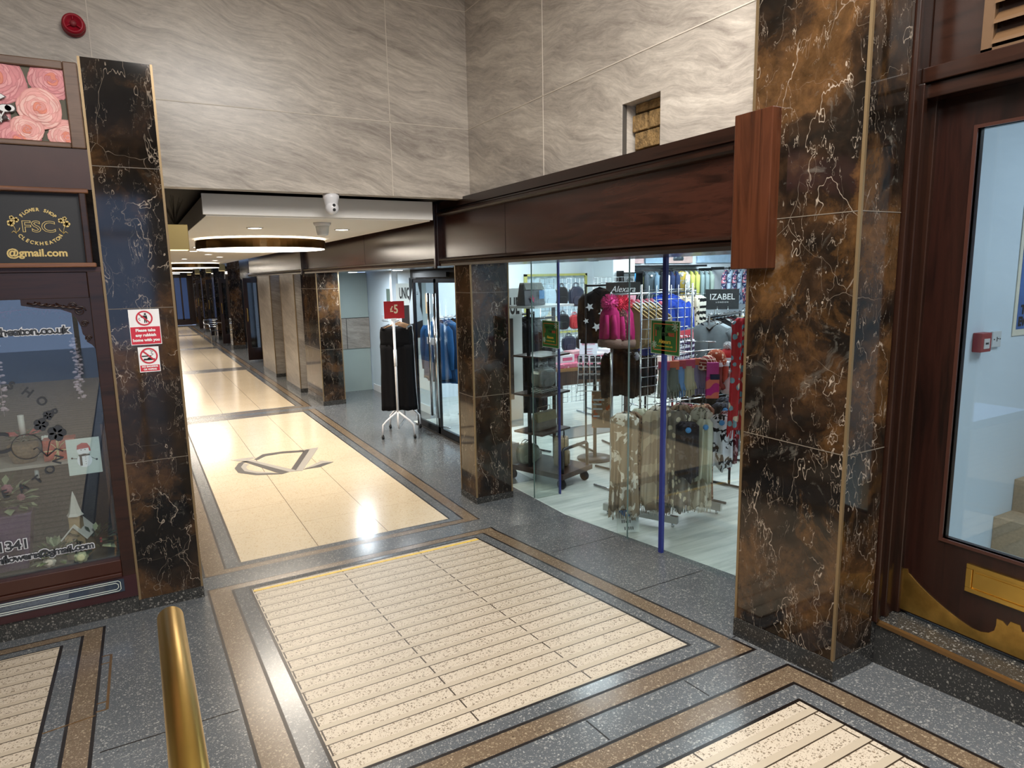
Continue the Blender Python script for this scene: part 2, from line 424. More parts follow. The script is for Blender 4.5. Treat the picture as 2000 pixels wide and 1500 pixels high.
def cell(x, y, panels, cream):
    lx = x_level(x)
    for p in panels:
        R = rings(*p)
        if R[0] <= y <= R[11]:
            ly = 0
            for i in range(11):
                if R[i] <= y < R[i+1]: ly = LVL[i]
            return {0: cream, 1: 1, 2: 0, 3: 1, 4: 2, 5: 1, 9: 0}[max(lx, ly)]
    return 0
P_FLAT = [(2.33, 4.565, 1.0, .62), (5.08, 10.65, .66)] + [(11.24+k*5.98, 16.6+k*5.98, .85) for k in range(4)]
ys = [4.63]; 
for p in P_FLAT: ys += rings(*p)
ys += [35.8, 5.62, 9.0, 12.2]
xs = [-1.5, .1]+XL+XR+[2.57, 3.0, 3.1, 3.4, 3.85]
FM = [GREY, DLINE, BROWN, CREAM, GROOVED]
mb = floor_grid('floor', xs, sorted(set(round(y, 4) for y in ys if y >= 4.63)), lambda x, y: None if (x > 3.1 and y < 5.62) or (x > 3.4 and y < 9.0) or (x > 3.4 and y > 12.2) else cell(x, y, P_FLAT, 3), FM, lambda y: 0, '')
fl = struct(mb.build('floor', FM, recalc=False, origin=(0, 0, 0)), 'flat arcade floor of cream terrazzo panels edged with grey and brown bands', 'floor')
P_RAMP = [(2.33, 4.565, 1.0, .62), (-1.2, 1.69, 1.0), ]
ysr = [-6]
for p in P_RAMP: ysr += rings(*p)
ysr = sorted(set([y for y in ysr if y <= 4.63]+[4.63, 4.5, -3]))
xr = [-.30, .1]+XL+XR+[2.57, 2.87, 3.1]
def ramp_cell(x, y): return cell(x, y, P_RAMP, 4)
mb = floor_grid('r', xr, ysr, ramp_cell, FM, lambda y: KR*(YR-y), '')
# flower shop side: cream panel with its right edge at x=-.52
xl = [-5, -.535, -.518, -.437, -.422, -.33, -.315, -.30]
yl = sorted([-6, -3, 4.63, 4.345, 4.355, 4.42, 4.43, 4.50, 4.51, -1.2])
def lcell(x, y):
    lx = 0 if x < -.535 else 1 if x < -.518 else 2 if x < -.437 else 3 if x < -.422 else 4 if x < -.33 else 5 if x < -.315 else 9
    ly = 0 if y < 4.345 else 1 if y < 4.355 else 2 if y < 4.42 else 3 if y < 4.43 else 4 if y < 4.5 else 5 if y < 4.51 else 9
    return {0: 4, 1: 1, 2: 0, 3: 1, 4: 2, 5: 1, 9: 0}[max(lx, ly)]
for i in range(len(xl)-1):
    for j in range(len(yl)-1):
        if yl[j+1] <= -3: k = 0
        else: k = lcell((xl[i]+xl[i+1])/2, (yl[j]+yl[j+1])/2)
        mb.mat(k); mb.add([(x, y, KR*(YR-y)) for x, y in ((xl[i], yl[j]), (xl[i+1], yl[j]), (xl[i+1], yl[j+1]), (xl[i], yl[j+1]))], [(0, 1, 2, 3)])
struct(mb.build('floor', FM, recalc=False, origin=(0, 0, 0)), 'sloping ramp floor of grooved cream terrazzo panels in the foreground', 'floor')
# thin slab joints in the grey strips, brass movement lines
mb = MB()
for y in (3.05, 1.65, .6): mb.box(-.29, .255, y-.003, y+.003, rz_(y)-.005, rz_(y)+.0012)
for y in (3.9, 3.0, 2.25): mb.box(2.5, 3.08, y-.0025, y+.0025, rz_(y)-.005, rz_(y)+.0012)
for x in (.95, 1.5, 2.05):
    mb.hexa([(x-.003, 1.935, rz_(1.935)-.004), (x+.003, 1.935, rz_(1.935)-.004), (x+.003, 2.09, rz_(2.09)-.004), (x-.003, 2.09, rz_(2.09)-.004)],
            [(x-.003, 1.935, rz_(1.935)+.0012), (x+.003, 1.935, rz_(1.935)+.0012), (x+.003, 2.09, rz_(2.09)+.0012), (x-.003, 2.09, rz_(2.09)+.0012)])
struct(mb.build('trim_1', DLINE), 'thin dark slab joints across the grey floor strips', 'floor joint')
mb = MB()
def fline(x0, y0, x1, y1, w=.004):
    d = Vector((x1-x0, y1-y0)).normalized(); nx, ny = -d.y*w, d.x*w
    P = [(x0-nx, y0-ny), (x1-nx, y1-ny), (x1+nx, y1+ny), (x0+nx, y0+ny)]
    mb.hexa([(x, y, KR*(YR-y)-.002) for x, y in P], [(x, y, KR*(YR-y)+.0015) for x, y in P])
fline(-.275, 4.05, -.275, 3.42, .006); fline(-.32, 4.05, -.275, 4.05); fline(-.32, 3.95, -.275, 3.95); fline(-.32, 3.5, -.275, 3.5); fline(-.32, 3.42, -.275, 3.42); fline(-.52, 3.36, -.32, 3.39)
tag(mb.build('access_cover', TRIM), 'thin bronze outline of a small floor access cover beside the brown strip', 'access cover')
# yellow warning line at the head of the ramp
mb = MB(); y0, y1 = 4.50, 4.53
mb.hexa([(x, y, rz_(y)-.001) for x, y in ((.53, y0), (2.2, y0), (2.2, y1), (.53, y1))], [(x, y, rz_(y)+.0018) for x, y in ((.53, y0), (2.2, y0), (2.2, y1), (.53, y1))])
tag(mb.build('warning_line', mat('yellow line paint', '#d9b64a', .45, var=.15, vs=30)), 'yellow painted warning line where the grooved ramp starts', 'warning line')
# monogram inlay: interlaced C and V in the cream slab
lg = T('floor_monogram', 'grey and silver interlaced letter monogram inlaid in the cream floor', 'floor inlay', (1.32, 7.72, 0))
LD = mat('dark grey inlay', '#4a4644', .35); LL = mat('pale grey inlay', '#9a948c', .3)
def flat(mb, pts, z=.0014): mb.prism(pts, lambda x, y: (x, y, -.002), lambda x, y: (x, y, z))
PD = [[(-0.383, 0.361), (-0.305, 0.323), (-0.001, -0.412), (-0.089, -0.456)], [(0.343, 0.442), (0.423, 0.476), (0.09, -0.379), (0.032, -0.329)], [(-0.245, 0.349), (-0.122, 0.538), (0.1, 0.545), (0.344, 0.463), (0.328, 0.373), (0.082, 0.451), (-0.104, 0.429), (-0.218, 0.298)], [(-0.318, 0.383), (-0.426, 0.275), (-0.492, 0.072), (-0.481, -0.138), (-0.331, -0.337), (-0.088, -0.451), (-0.128, -0.38), (-0.309, -0.279), (-0.414, -0.108), (-0.424, 0.088), (-0.371, 0.251), (-0.31, 0.293)], [(0.143, -0.402), (0.33, -0.406), (0.512, -0.279), (0.399, -0.268), (0.274, -0.345), (0.177, -0.377)]]
PL = [[(-0.482, 0.478), (-0.235, 0.462), (-0.238, 0.404), (-0.297, 0.382), (0.097, -0.43), (-0.001, -0.412), (-0.309, 0.299), (-0.414, 0.369)], [(0.297, 0.487), (0.53, 0.494), (0.512, 0.446), (0.129, -0.451), (0.069, -0.4), (0.417, 0.451)], [(-0.424, 0.088), (-0.414, -0.108), (-0.309, -0.279), (-0.128, -0.38), (-0.193, -0.298), (-0.308, -0.194), (-0.373, -0.052), (-0.371, 0.084), (-0.331, 0.149), (-0.372, 0.239)], [(0.191, -0.345), (0.294, -0.261), (0.395, -0.17), (0.383, -0.117), (0.515, -0.268), (0.399, -0.268), (0.277, -0.335), (0.179, -0.367)]]
mb = MB()
for p in PD: flat(mb, p)
mb.build('dark_inlay', LD, lg)
mb = MB()
for p in PL: flat(mb, p, .0022)
mb.build('pale_inlay', LL, lg, label='pale silver-grey strokes of the monogram')

# ============================================================ ARCADE WALLS
TRIMG = mat('gold edge trim', '#8d7859', .35, .6)
def wallbox(name, x0, x1, y0, y1, z0, z1, m, label, cat='wall'):
    return struct(MB().box(x0, x1, y0, y1, z0, z1).build(name, m), label, cat)
mb = MB(); mb.box(-5, 2.6, 5.3, 5.42, 2.70, 4.7)
# closes the wall down to the ground left of the corridor opening
mb.box(-5, .1, 5.3, 5.42, 0, 2.70)
wf = struct(mb.build('wall_front', TILE), 'grey streaked tile wall above the corridor opening', 'wall')
mb = MB()
mb.box(1.912, 1.918, 5.297, 5.301, 2.70, 4.7); mb.box(-.07, -.064, 5.297, 5.301, 2.70, 4.7); mb.box(-2.05, -2.044, 5.297, 5.301, 2.7, 4.7)
mb.box(-5, 2.6, 5.297, 5.301, 3.262, 3.268); mb.box(-5, 2.6, 5.297, 5.301, 4.18, 4.186)
mb.build('tile_joint', JOINT, wf, world=True)
mb = MB(); a, b_ = 2.93, 3.26
X0, X1 = 2.6, 2.72
mb.box(X0, X1, b_, 5.3, 2.6, 4.7); mb.box(X0, X1, 2.2, a, 2.6, 4.7); mb.box(X0, X1, a, b_, 3.02, 4.7); mb.box(X0, X1, a, b_, 2.6, 2.66)
wr = struct(mb.build('wall_right', TILE), 'grey streaked tile wall above the dark wooden fascia', 'wall')
mb = MB(); mb.box(2.597, 2.601, 4.117, 4.123, 2.7, 4.7); mb.box(2.597, 2.601, 3.27, 5.3, 3.262, 3.268); mb.box(2.597, 2.601, 2.2, 3.27, 3.262, 3.268); mb.box(2.597, 2.601, 2.2, 5.3, 4.18, 4.186)
mb.box(2.593, 2.601, 2.262, 2.272, 2.7, 4.7)
mb.build('tile_joint', JOINT, wr, world=True)
# exposed brickwork in the cut-out
mb = MB(); bz = 2.62; k = 0
bz = 2.662
BR = mat('rough yellow brick', '#8d7148', .9, var=.45, vs=25, bump=.9, bs=60)
while bz < 2.99:
    yy = 2.90-(.11 if k % 2 else 0)
    while yy < 3.25:
        y0, y1 = max(yy, 2.932), min(yy+.215, 3.258)
        if y1-y0 > .02: mb.box(2.665+rnd.uniform(0, .012), 2.76, y0, y1-.01, bz, min(bz+.092, 3.018))
        yy += .225
    bz += .103; k += 1
mb.mat(1).box(2.69, 2.77, 2.932, 3.248, 2.661, 3.018)
tag(mb.build('exposed_brickwork', [BR, mat('mortar', '#54462f', .95)], bevel=.004), 'rough yellow bricks showing through a square hole cut in the tiled wall', 'brickwork')
MB_ = MB(); MB_.box(2.604, 2.63, 3.252, 3.262, 2.66, 3.02); tag(MB_.build('metal_channel', mat('grey channel', '#6d6a66', .4, .6)), 'thin grey metal channel inside the edge of the square wall hole', 'channel')
# behind the camera: side walls, ceiling and the street opening
wallbox('wall_left', -5.1, -5, -6, 5.42, 0, 4.7, TILE, 'far left tiled wall of the entrance hall')
mb = MB(); mb.box(-5, -2.6, -6.1, -6, 0, 4.7); mb.box(.42, 3.2, -6.1, -6, 0, 4.7); mb.box(-2.6, .42, -6.1, -6, 3.7, 4.7); mb.box(-2.6, .42, -6.1, -6, 2.95, 3.03); mb.box(-1.0, -.92, -6.1, -6, 0, 3.7)
struct(mb.build('wall_back', TILE), 'tiled wall around the street opening', 'wall')
wallbox('wall_side', 3.02, 3.12, -6.1, -.05, 0, 4.7, MARB, 'marble wall beyond the wooden door')
ce = wallbox('ceiling', -5.1, 3.2, -6.1, 5.42, 4.7, 4.8, mat('white ceiling', '#e6e4e0', .7), 'white ceiling of the entrance hall', 'ceiling')
EMW = mat('lit diffuser', '#ffffff', .5, emit='#fff4e2', es=9)
EMN = mat('lit neutral diffuser', '#ffffff', .5, emit='#fffaf2', es=7)
for i, (x, y, r) in enumerate([(.9, 1.2, .75), (-1.2, -.8, .75), (1.9, .2, .45)]):
    t = T('ring_pendant', ['wide white ring pendant high above the ramp, nearest the tiled wall', 'wide white ring pendant over the street entrance', 'small white ring pendant near the wooden door'][i], 'pendant lamp', (x, y, 4.45))
    disc(MB(), (0, 0, 0), r, Matrix.Identity(4), 40, .07, rin=r-.09).build('ring_housing', WHITEM, t) if False else None
    mb = MB(); disc(mb, (0, 0, .02), r, Matrix.Identity(4), 40, .06, rin=r-.09); mb.build('ring_housing', WHITEM, t)
    mb = MB(); disc(mb, (0, 0, 0.0), r-.01, Matrix.Identity(4), 40, .02, rin=r-.08); mb.build('diffuser', EMN, t)
    for k in range(3): MB().cyl(((r-.04)*math.cos(k*2.094), (r-.04)*math.sin(k*2.094), .08), ((r-.04)*math.cos(k*2.094)*.3, (r-.04)*math.sin(k*2.094)*.3, .25), .003, 6).build('suspension_wire', CHROME, t)

# ------------------------------------------------------------ marble pillars
def pillar(label, x0, x1, y0, y1, z1, joints, zf=lambda y: 0, sk=.085, edges=('l', 'r'), group=None, marb=None):
    e = T('marble_pillar', label, 'pillar', ((x0+x1)/2, (y0+y1)/2, zf((y0+y1)/2)), 0, group)
    marb = marb or MARB
    mb = MB(); z = 0
    mb.hexa([(x0, y0, zf(y0)+sk-.01), (x1, y0, zf(y0)+sk-.01), (x1, y1, zf(y1)+sk-.01), (x0, y1, zf(y1)+sk-.01)], [(x0, y0, z1), (x1, y0, z1), (x1, y1, z1), (x0, y1, z1)])
    mb.build('marble_cladding', marb, e, world=True)
    q = .006; mb = MB()
    mb.hexa([(x0-q, y0-q, zf(y0)-.03), (x1+q, y0-q, zf(y0)-.03), (x1+q, y1+q, zf(y1)-.03), (x0-q, y1+q, zf(y1)-.03)], [(x0-q, y0-q, zf(y0)+sk), (x1+q, y0-q, zf(y0)+sk), (x1+q, y1+q, zf(y1)+sk), (x0-q, y1+q, zf(y1)+sk)])
    mb.build('skirting', DGREY, e, world=True)
    mb = MB(); w = .009
    if 'l' in edges: mb.box(x0-.004, x0+w, y0-.004, y0+w, zf(y0)+sk, z1)
    if 'r' in edges: mb.box(x1-w, x1+.004, y0-.004, y0+w, zf(y0)+sk, z1)
    if 'b' in edges: mb.box(x0-.004, x0+w, y1-w, y1+.004, zf(y1)+sk, z1)
    mb.build('bronze_edge_trim', TRIMG, e, world=True)
    if joints:
        mb = MB()
        for j in joints: mb.box(x0-.0015, x1+.0015, y0-.0015, y1+.0015, j-.0018, j+.0018)
        mb.build('tile_joint', mat('dull joint', '#6d6458', .5), e, world=True)
    return e
MARB2 = marble('dark brown marble veined', 11.3, oa=.55)
MARB3 = marble('deep brown marble', 27.7, oa=.3, da=.3)
pillar('tall dark marble pillar in the right foreground, beside the wooden door', 2.57, 2.84, 1.71, 2.265, 4.7, (1.27, 2.28, 3.29), rz_, .10, ('l', 'b'), marb=MARB2)
lp = pillar('dark marble pilaster left of the corridor carrying the two red and white safety signs', -.128, .235, 4.63, 5.32, 3.30, (.96, 1.9, 2.715), lambda y: 0, .075, ('l', 'r'), marb=MARB)
pillar('square marble pillar between the shop window and the glass entrance doors', 2.575, 2.945, 5.28, 5.60, 2.16, (.99, 1.91), lambda y: 0, .06, ('l', 'r', 'b'), marb=MARB3)
pillar('slim marble pillar before the frosted green panels', 2.60, 2.96, 10.94, 12.05, 2.20, (.92, 1.9), lambda y: 0, .075, ('l', 'r'), marb=MARB3)

# ------------------------------------------------------------ wooden fascia
FASC = wood('mahogany fascia panel', 'y', '#1f100b', '#3d2219', .24)
def yprism(mb, poly, y0, y1): return mb.prism(poly, lambda x, z: (x, y0, z), lambda x, z: (x, y1, z))
def fascia(label, y0, y1, seam=None, group=None):
    e = T('wooden_fascia', label, 'fascia board', (2.58, (y0+y1)/2, 2.15), 0, group)
    yprism(MB(), [(2.56, 2.22), (2.56, 2.60), (2.62, 2.60), (2.62, 2.22)], y0, y1).build('panel', FASC, e, world=True)
    yprism(MB(), [(2.53, 2.60), (2.515, 2.612), (2.515, 2.628), (2.53, 2.636), (2.545, 2.64), (2.545, 2.65), (2.53, 2.655), (2.53, 2.72), (2.62, 2.72), (2.62, 2.595), (2.55, 2.595)], y0, y1).build('top_moulding', WOODY, e, world=True)
    yprism(MB(), [(2.55, 2.225), (2.52, 2.212), (2.515, 2.20), (2.53, 2.193), (2.52, 2.185), (2.525, 2.17), (2.545, 2.15), (2.62, 2.15), (2.62, 2.225)], y0, y1).build('bottom_moulding', WOODY, e, world=True)
    mb = MB()
    for s in (seam or []): mb.box(2.5585, 2.561, s-.0015, s+.0015, 2.22, 2.60)
    if seam: mb.build('panel_seam', DARK, e, world=True)
    return e
fascia('dark mahogany fascia over the shop window', 2.33, 5.83, (4.62,))
fascia('dark mahogany fascia over the shop entrance', 5.93, 11.45, (8.2,))
fascia('dark mahogany fascia over the beige stone pillars', 11.55, 17.4)
for y, lb in ((5.88, 'narrow dark wooden upright between the window and entrance fascias'), (11.5, 'narrow dark wooden upright beyond the entrance fascia')):
    mb = MB(); mb.box(2.515, 2.60, y-.05, y+.05, 2.15, 2.72); mb.box(2.50, 2.52, y-.018, y+.018, 2.13, 2.72)
    tag(mb.build('fascia_upright', WOODZ, bevel=.004), lb, 'upright')
mb = MB(); mb.box(2.515, 2.60, 2.11, 2.325, 2.06, 2.76)
tag(mb.build('fascia_end_board', WOODR, bevel=.004), 'reddish wooden end board capping the fascia beside the tall marble pillar', 'end board')
wallbox('ceiling', 2.62, 3.12, 2.27, 12.2, 2.15, 2.2, WOODY, 'dark wooden soffit over the shop front', 'soffit')

# ------------------------------------------------------------ corridor ceiling
DKC = mat('dark recessed ceiling', '#15110f', .8)
wallbox('ceiling', -.3, 2.62, 5.42, 36, 2.74, 2.8, DKC, 'dark recessed ceiling around the white corridor soffit', 'ceiling')
SOF = mat('white plaster soffit', '#f3f0ea', .6)
mb = MB(); mb.box(.55, 2.36, 5.62, 35.5, 2.535, 2.70)
mb.box(.53, 2.38, 5.60, 5.62, 2.545, 2.70)
struct(mb.build('ceiling', SOF, bevel=.004), 'white dropped soffit running along the corridor', 'ceiling')
PW = {'near': 15, 'far': 13}
def downlight(x, y, label, power=14, r=.06, z=2.535):
    t = T('ceiling_downlight', label, 'downlight', (x, y, z), 0, 'round downlights in the corridor soffit')
    mb = MB(); disc(mb, (0, 0, -.006), r+.015, Matrix.Identity(4), 24, .007, rin=r); mb.build('rim', WHITEM, t)
    mb = MB(); disc(mb, (0, 0, -.004), r, Matrix.Identity(4), 24, .004); mb.build('lit_disc', EMW, t)
    area('downlight_lamp', (0, 0, -.012), r*2, power, WARM, parent=t, spread=2.3)
    return t
dl = [(1.07, 6.73), (1.89, 6.75), (.95, 12.0), (1.72, 12.1), (.9, 10.6), (1.9, 10.6), (1.30, 13.4), (1.64, 14.8), (1.08, 16.0), (1.8, 17.2), (.9, 19.5), (1.9, 19.5), (1.4, 23.2)]
for i, (x, y) in enumerate(dl):
    side = 'left' if x < 1.4 else 'right'
    n = ['first', 'second', 'third', 'fourth', 'fifth', 'sixth', 'seventh'][sum(1 for (a_, b2) in dl[:i] if (a_ < 1.4) == (x < 1.4))]
    downlight(x, y, 'round white downlight, %s from the near end on the %s side of the soffit' % (n, side))
def disc_pendant(x, y, r, label, power):
    t = T('disc_ceiling_lamp', label, 'ceiling lamp', (x, y, 2.41), 0, 'large bronze disc lamps under the soffit')
    mb = MB(); disc(mb, (0, 0, .004), r, Matrix.Identity(4), 64, .10, rin=r-.012); mb.build('bronze_band', mat('bronze band', '#a07a4a', .16, .95), t)
    mb = MB(); disc(mb, (0, 0, 0), r-.012, Matrix.Identity(4), 64, .012); mb.build('diffuser', mat('bright disc diffuser', '#ffffff', .5, emit='#fff6e8', es=5), t)
    mb = MB(); disc(mb, (0, 0, .104), r+.002, Matrix.Identity(4), 64, .005, rin=r-.03); mb.build('glow_rim', mat('lit rim', '#ffffff', .5, emit='#ffe6b8', es=1.6), t)
    mb = MB(); disc(mb, (0, 0, .108), r*.6, Matrix.Identity(4), 32, .018); mb.build('mounting_plate', WHITEM, t)
    area('disc_lamp', (0, 0, -.01), r*1.8, power, WARM, parent=t)
disc_pendant(1.435, 8.6, .73, 'largest and nearest bronze-banded disc lamp under the white soffit', 56)
disc_pendant(1.435, 19.8, .73, 'second bronze-banded disc lamp, half hidden by the safety-sign pilaster', 50)
disc_pendant(1.435, 28.5, .73, 'third bronze-banded disc lamp deep in the corridor', 62)
disc_pendant(1.435, 33.5, .6, 'farthest disc lamp near the end of the white soffit', 40)
# security cameras
t = T('security_camera', 'white turret security camera hanging below the tiled wall', 'security camera', (1.43, 5.36, 2.70))
MB().lathe([(.001, 0), (.062, 0), (.062, -.03), (.055, -.045), (.048, -.085), (.046, -.09)], (0, 0, 0), 28).build('base', WHITEM, t)
MB().ball((0, -.012, -.105), .052, 24).build('camera_head', WHITEM, t)
mb = MB(); 
for dz in (-.088, -.122): mb.lathe([(.0115, -.064), (.0115, -.056)], (.004, 0, dz), 16, 'y')
mb.build('lens', DARK, t, label='two black round lenses')
t = T('dome_camera', 'clear domed security sensor hanging under the edge of the white soffit', 'security camera', (1.51, 6.0, 2.535))
MB().lathe([(.001, 0), (.075, 0), (.072, -.014), (.06, -.03)], (0, 0, 0), 24).build('base', WHITEM, t)
MB().lathe([(.058, -.03), (.052, -.08), (.045, -.105), (.02, -.112), (.001, -.113)], (0, 0, 0), 24).build('clear_dome', mat('cloudy clear plastic', '#e6e8e8', .15, spec=.8), t)

# left side of the corridor
mb = MB(); mb.box(-.1, .1, 5.42, 36, 0, 2.74); struct(mb.build('wall_left', MARB), 'dark marble wall down the left side of the corridor', 'wall')
GOLDB = mat('brushed gold box', '#a8935f', .35, .7)
def wall_light(x, y, z, s, label, grp='gold box wall lights', emit=True, side=1):
    t = T('wall_light', label, 'wall light', (x, y, z), 0, grp)
    mb = MB(); mb.box(-s/2, s/2, -s/2, s/2, 0, s*1.15); mb.build('gold_box', GOLDB, t, bevel=.003)
    mb = MB(); mb.box(s/2*side, s/2*side+.03*side, -s/4, s/4, s*.3, s*.8); mb.build('wall_bracket', BLACKM, t)
    mb = MB(); mb.box(-s/2+.008, s/2-.008, -s/2+.008, s/2-.008, -.002, .001); mb.mat(0); mb.build('lower_lens', mat('dim lens', '#fff0d0', .5, emit='#ffdf9f', es=2.5), t)
wall_light(.345, 5.75, 2.29, .16, 'gold box light at the left, just past the safety-sign pilaster', side=-1)
mb = MB(); mb.box(.1, .235, 5.6, 5.9, 2.2, 2.6); struct(mb.build('trim_2', MARB), 'marble bracket carrying the left gold box light', 'trim')
t = T('ornamental_grass', 'dark spiky dried grass above the left gold box light', 'dried grass', (.345, 5.75, 2.478))
mb = MB(); r_ = random.Random(3)
for k in range(16):
    a = r_.uniform(0, 2*PI); l = r_.uniform(.10, .22); sp = r_.uniform(.02, .12)
    mb.tube([(0, 0, -.005), (sp*.4*math.cos(a), sp*.4*math.sin(a), l*.5), (sp*math.cos(a), sp*math.sin(a), l)], [.0025, .002, .0008], 5)
mb.build('blades', mat('dry dark grass', '#2b241a', .8), t)

# ------------------------------------------------------------ beyond the fascia: stone pillars and far shopfronts
STONE = TILE
for k, (y0, y1, x1) in enumerate([(12.5, 13.76, 2.80), (14.85, 16.4, 2.80)]):
    e = T('stone_pillar', ['beige streaked stone pillar nearest the slim marble pillar', 'beige streaked stone pillar farther along the corridor'][k], 'pillar', (2.68, y0, 0))
    MB().box(2.57, x1, y0, y1, .07, 2.16).build('stone_cladding', STONET, e, world=True)
    MB().box(2.563, x1+.006, y0-.006, y1+.006, 0, .075).build('skirting', DGREY, e, world=True)
    mb = MB(); mb.box(2.565, 2.582, y0-.004, y0+.012, .07, 2.16); mb.box(2.565, 2.575, y1-.012, y1+.004, .07, 2.16); mb.build('bronze_edge_trim', TRIMG, e, world=True)
wallbox('wall_right', 2.82, 2.9, 12.3, 17.4, 0, 2.2, mat('dark brown gap panel', '#1c1310', .4), 'dark brown sheet filling the gap between the stone pillars')  # dark brown sheet closes the gap behind the pillars
TEAL = mat('frosted green glass', '#98a5a0', .25, var=.04, vs=2, spec=.7)
e = T('frosted_panel_wall', 'frosted green glass panels above and below a grey stone band', 'panelled screen', (3.25, 12.12, 0))
MB().box(2.72, 3.79, 12.1, 12.16, 0, .79).build('lower_glass_panel', TEAL, e, world=True)
MB().box(2.72, 3.79, 12.1, 12.16, 1.34, 2.16).build('upper_glass_panel', TEAL, e, world=True)
MB().box(2.70, 3.79, 12.08, 12.16, .79, 1.34).build('stone_band', STONET, e, world=True)
mb = MB(); mb.box(2.70, 3.79, 12.085, 12.11, 1.335, 1.35); mb.box(3.36, 3.368, 12.075, 12.081, .79, 1.34); mb.build('dark_rail', BLACKM, e, world=True)
# far right side
FARG = mat('dark shop interior', '#0e0d10', .25)
wallbox('wall_right', 3.15, 3.25, 17.4, 36, 0, 2.74, FARG, 'dark far shopfronts down the right side of the corridor')
PALE = mat('daylit window beyond', '#a9c4e6', .3, emit='#a9c6f0', es=.7)
for k, y in enumerate([21.9, 25.8, 30.3, 34.6]):
    pillar('far marble pillar, %s along the corridor from the fascia end' % ['first', 'second', 'third', 'fourth'][k], 2.6, 2.95, y, y+.55, 2.74, (), lambda y: 0, .12, (), marb=MARB)
    wall_light(2.48, y+.2, 2.36, .17, 'gold box light on the %s far marble pillar' % ['first', 'second', 'third', 'fourth'][k])
for k, (y0, y1) in enumerate([(17.45, 18.0), (22.6, 23.1), (26.5, 27.0), (31.0, 31.6)]):
    e = T('side_window', 'narrow daylit window slit beside the %s far doorway' % ['first', 'second', 'third', 'fourth'][k], 'window', (2.9, y0, 0))
    MB().box(2.86, 2.9, y0, y1, .25, 2.28).build('lit_pane', PALE, e, world=True)
    mb = MB(); mb.box(2.85, 2.92, y0-.03, y0, 0, 2.35); mb.box(2.85, 2.92, y1, y1+.03, 0, 2.35); mb.box(2.85, 2.92, y0, y1, 0, .25); mb.build('frame', DOORW, e, world=True)
for k, y in enumerate([18.2, 23.6, 27.6, 32]):
    e = T('open_door', 'dark wooden shop door standing open, %s beyond the fascia' % ['first', 'second', 'third', 'fourth'][k], 'door', (2.6, y, 0))
    mb = MB(); mb.box(2.50, 3.12, y, y+.045, .04, .35); mb.box(2.50, 3.12, y, y+.045, 2.0, 2.12); mb.box(2.50, 2.60, y, y+.045, .35, 2.0); mb.box(3.02, 3.12, y, y+.045, .35, 2.0)
    mb.build('door_frame', DOORW, e, world=True)
    MB().box(2.60, 3.02, y+.018, y+.026, .35, 2.0).build('pane', GLASSD, e, world=True)
    MB().tube([(2.55, y, 1.02), (2.55, y-.05, 1.05), (2.55, y-.06, 1.2), (2.55, y-.05, 1.33), (2.55, y, 1.36)], .009, 8).build('brass_handle', BRASS, e, world=True)
wallbox('wall_end', .1, 3.25, 36, 36.1, 0, 2.8, DOORW, 'dark end wall of the corridor')
e = struct(bpy.data.objects.new('door_2', None)); COL.objects.link(e); e.location = (1.9, 35.95, 0); tag(e, 'dark framed glazed street door at the far end of the corridor', 'door', kind='structure')
mb = MB(); mb.box(1.25, 2.45, 35.93, 35.99, .3, 2.25); mb.build('lit_pane', mat('dim daylit glass', '#2b3858', .2, emit='#5f80c0', es=.13), e, world=True)
mb = MB()
for x in (1.2, 1.5, 1.82, 2.12, 2.42): mb.box(x, x+.07, 35.9, 35.99, .25, 2.3)
mb.box(1.2, 2.5, 35.9, 35.99, 2.25, 2.32); mb.box(1.2, 2.5, 35.9, 35.99, 0, .3); mb.build('door_frame', DOORW, e, world=True)
mb = MB(); mb.tube([(1.7, 35.88, .9), (1.7, 35.85, 1.0), (1.7, 35.85, 1.3), (1.7, 35.88, 1.4)], .02, 8); mb.build('handle', CHROME, e, world=True)

# aluminium chair
ALU = mat('polished aluminium', '#d3d6d9', .18, 1)
t = T('aluminium_chair', 'polished aluminium bistro armchair far down the corridor', 'chair', (2.3, 24.2, 0), .5)
def arc(c, r, a0, a1, n, z0, z1=None):
    z1 = z0 if z1 is None else z1
    return [(c[0]+r*math.cos(math.radians(a0+(a1-a0)*i/n)), c[1]+r*math.sin(math.radians(a0+(a1-a0)*i/n)), z0+(z1-z0)*i/n) for i in range(n+1)]
mb = MB().tube([(-.27, -.2, .66)]+arc((0, 0), .28, 180, 0, 14, .69)+[(.27, -.2, .66)], .014, 8); mb.tube(arc((0, 0), .27, 160, 20, 10, .80), .012, 8); mb.build('arm_rail', ALU, t)
for sx, nm in ((-1, 'front'), (1, 'front')):
    MB().tube([(sx*.27, -.2, .66), (sx*.25, -.22, .44), (sx*.27, -.26, 0)], .013, 8).build('leg', ALU, t)
    MB().tube([(sx*.2, .2, .8), (sx*.2, .2, .44), (sx*.25, .3, 0)], .013, 8).build('leg', ALU, t)
mb = MB()
for k in range(9): mb.box(-.2, .2, -.22+k*.047, -.22+k*.047+.04, .435, .445)
mb.build('seat', ALU, t)
mb = MB()
for z in (.56, .63, .70, .76): mb.tube(arc((0, 0), .265, 150, 30, 10, z), .016, 6)
mb.build('backrest', ALU, t)
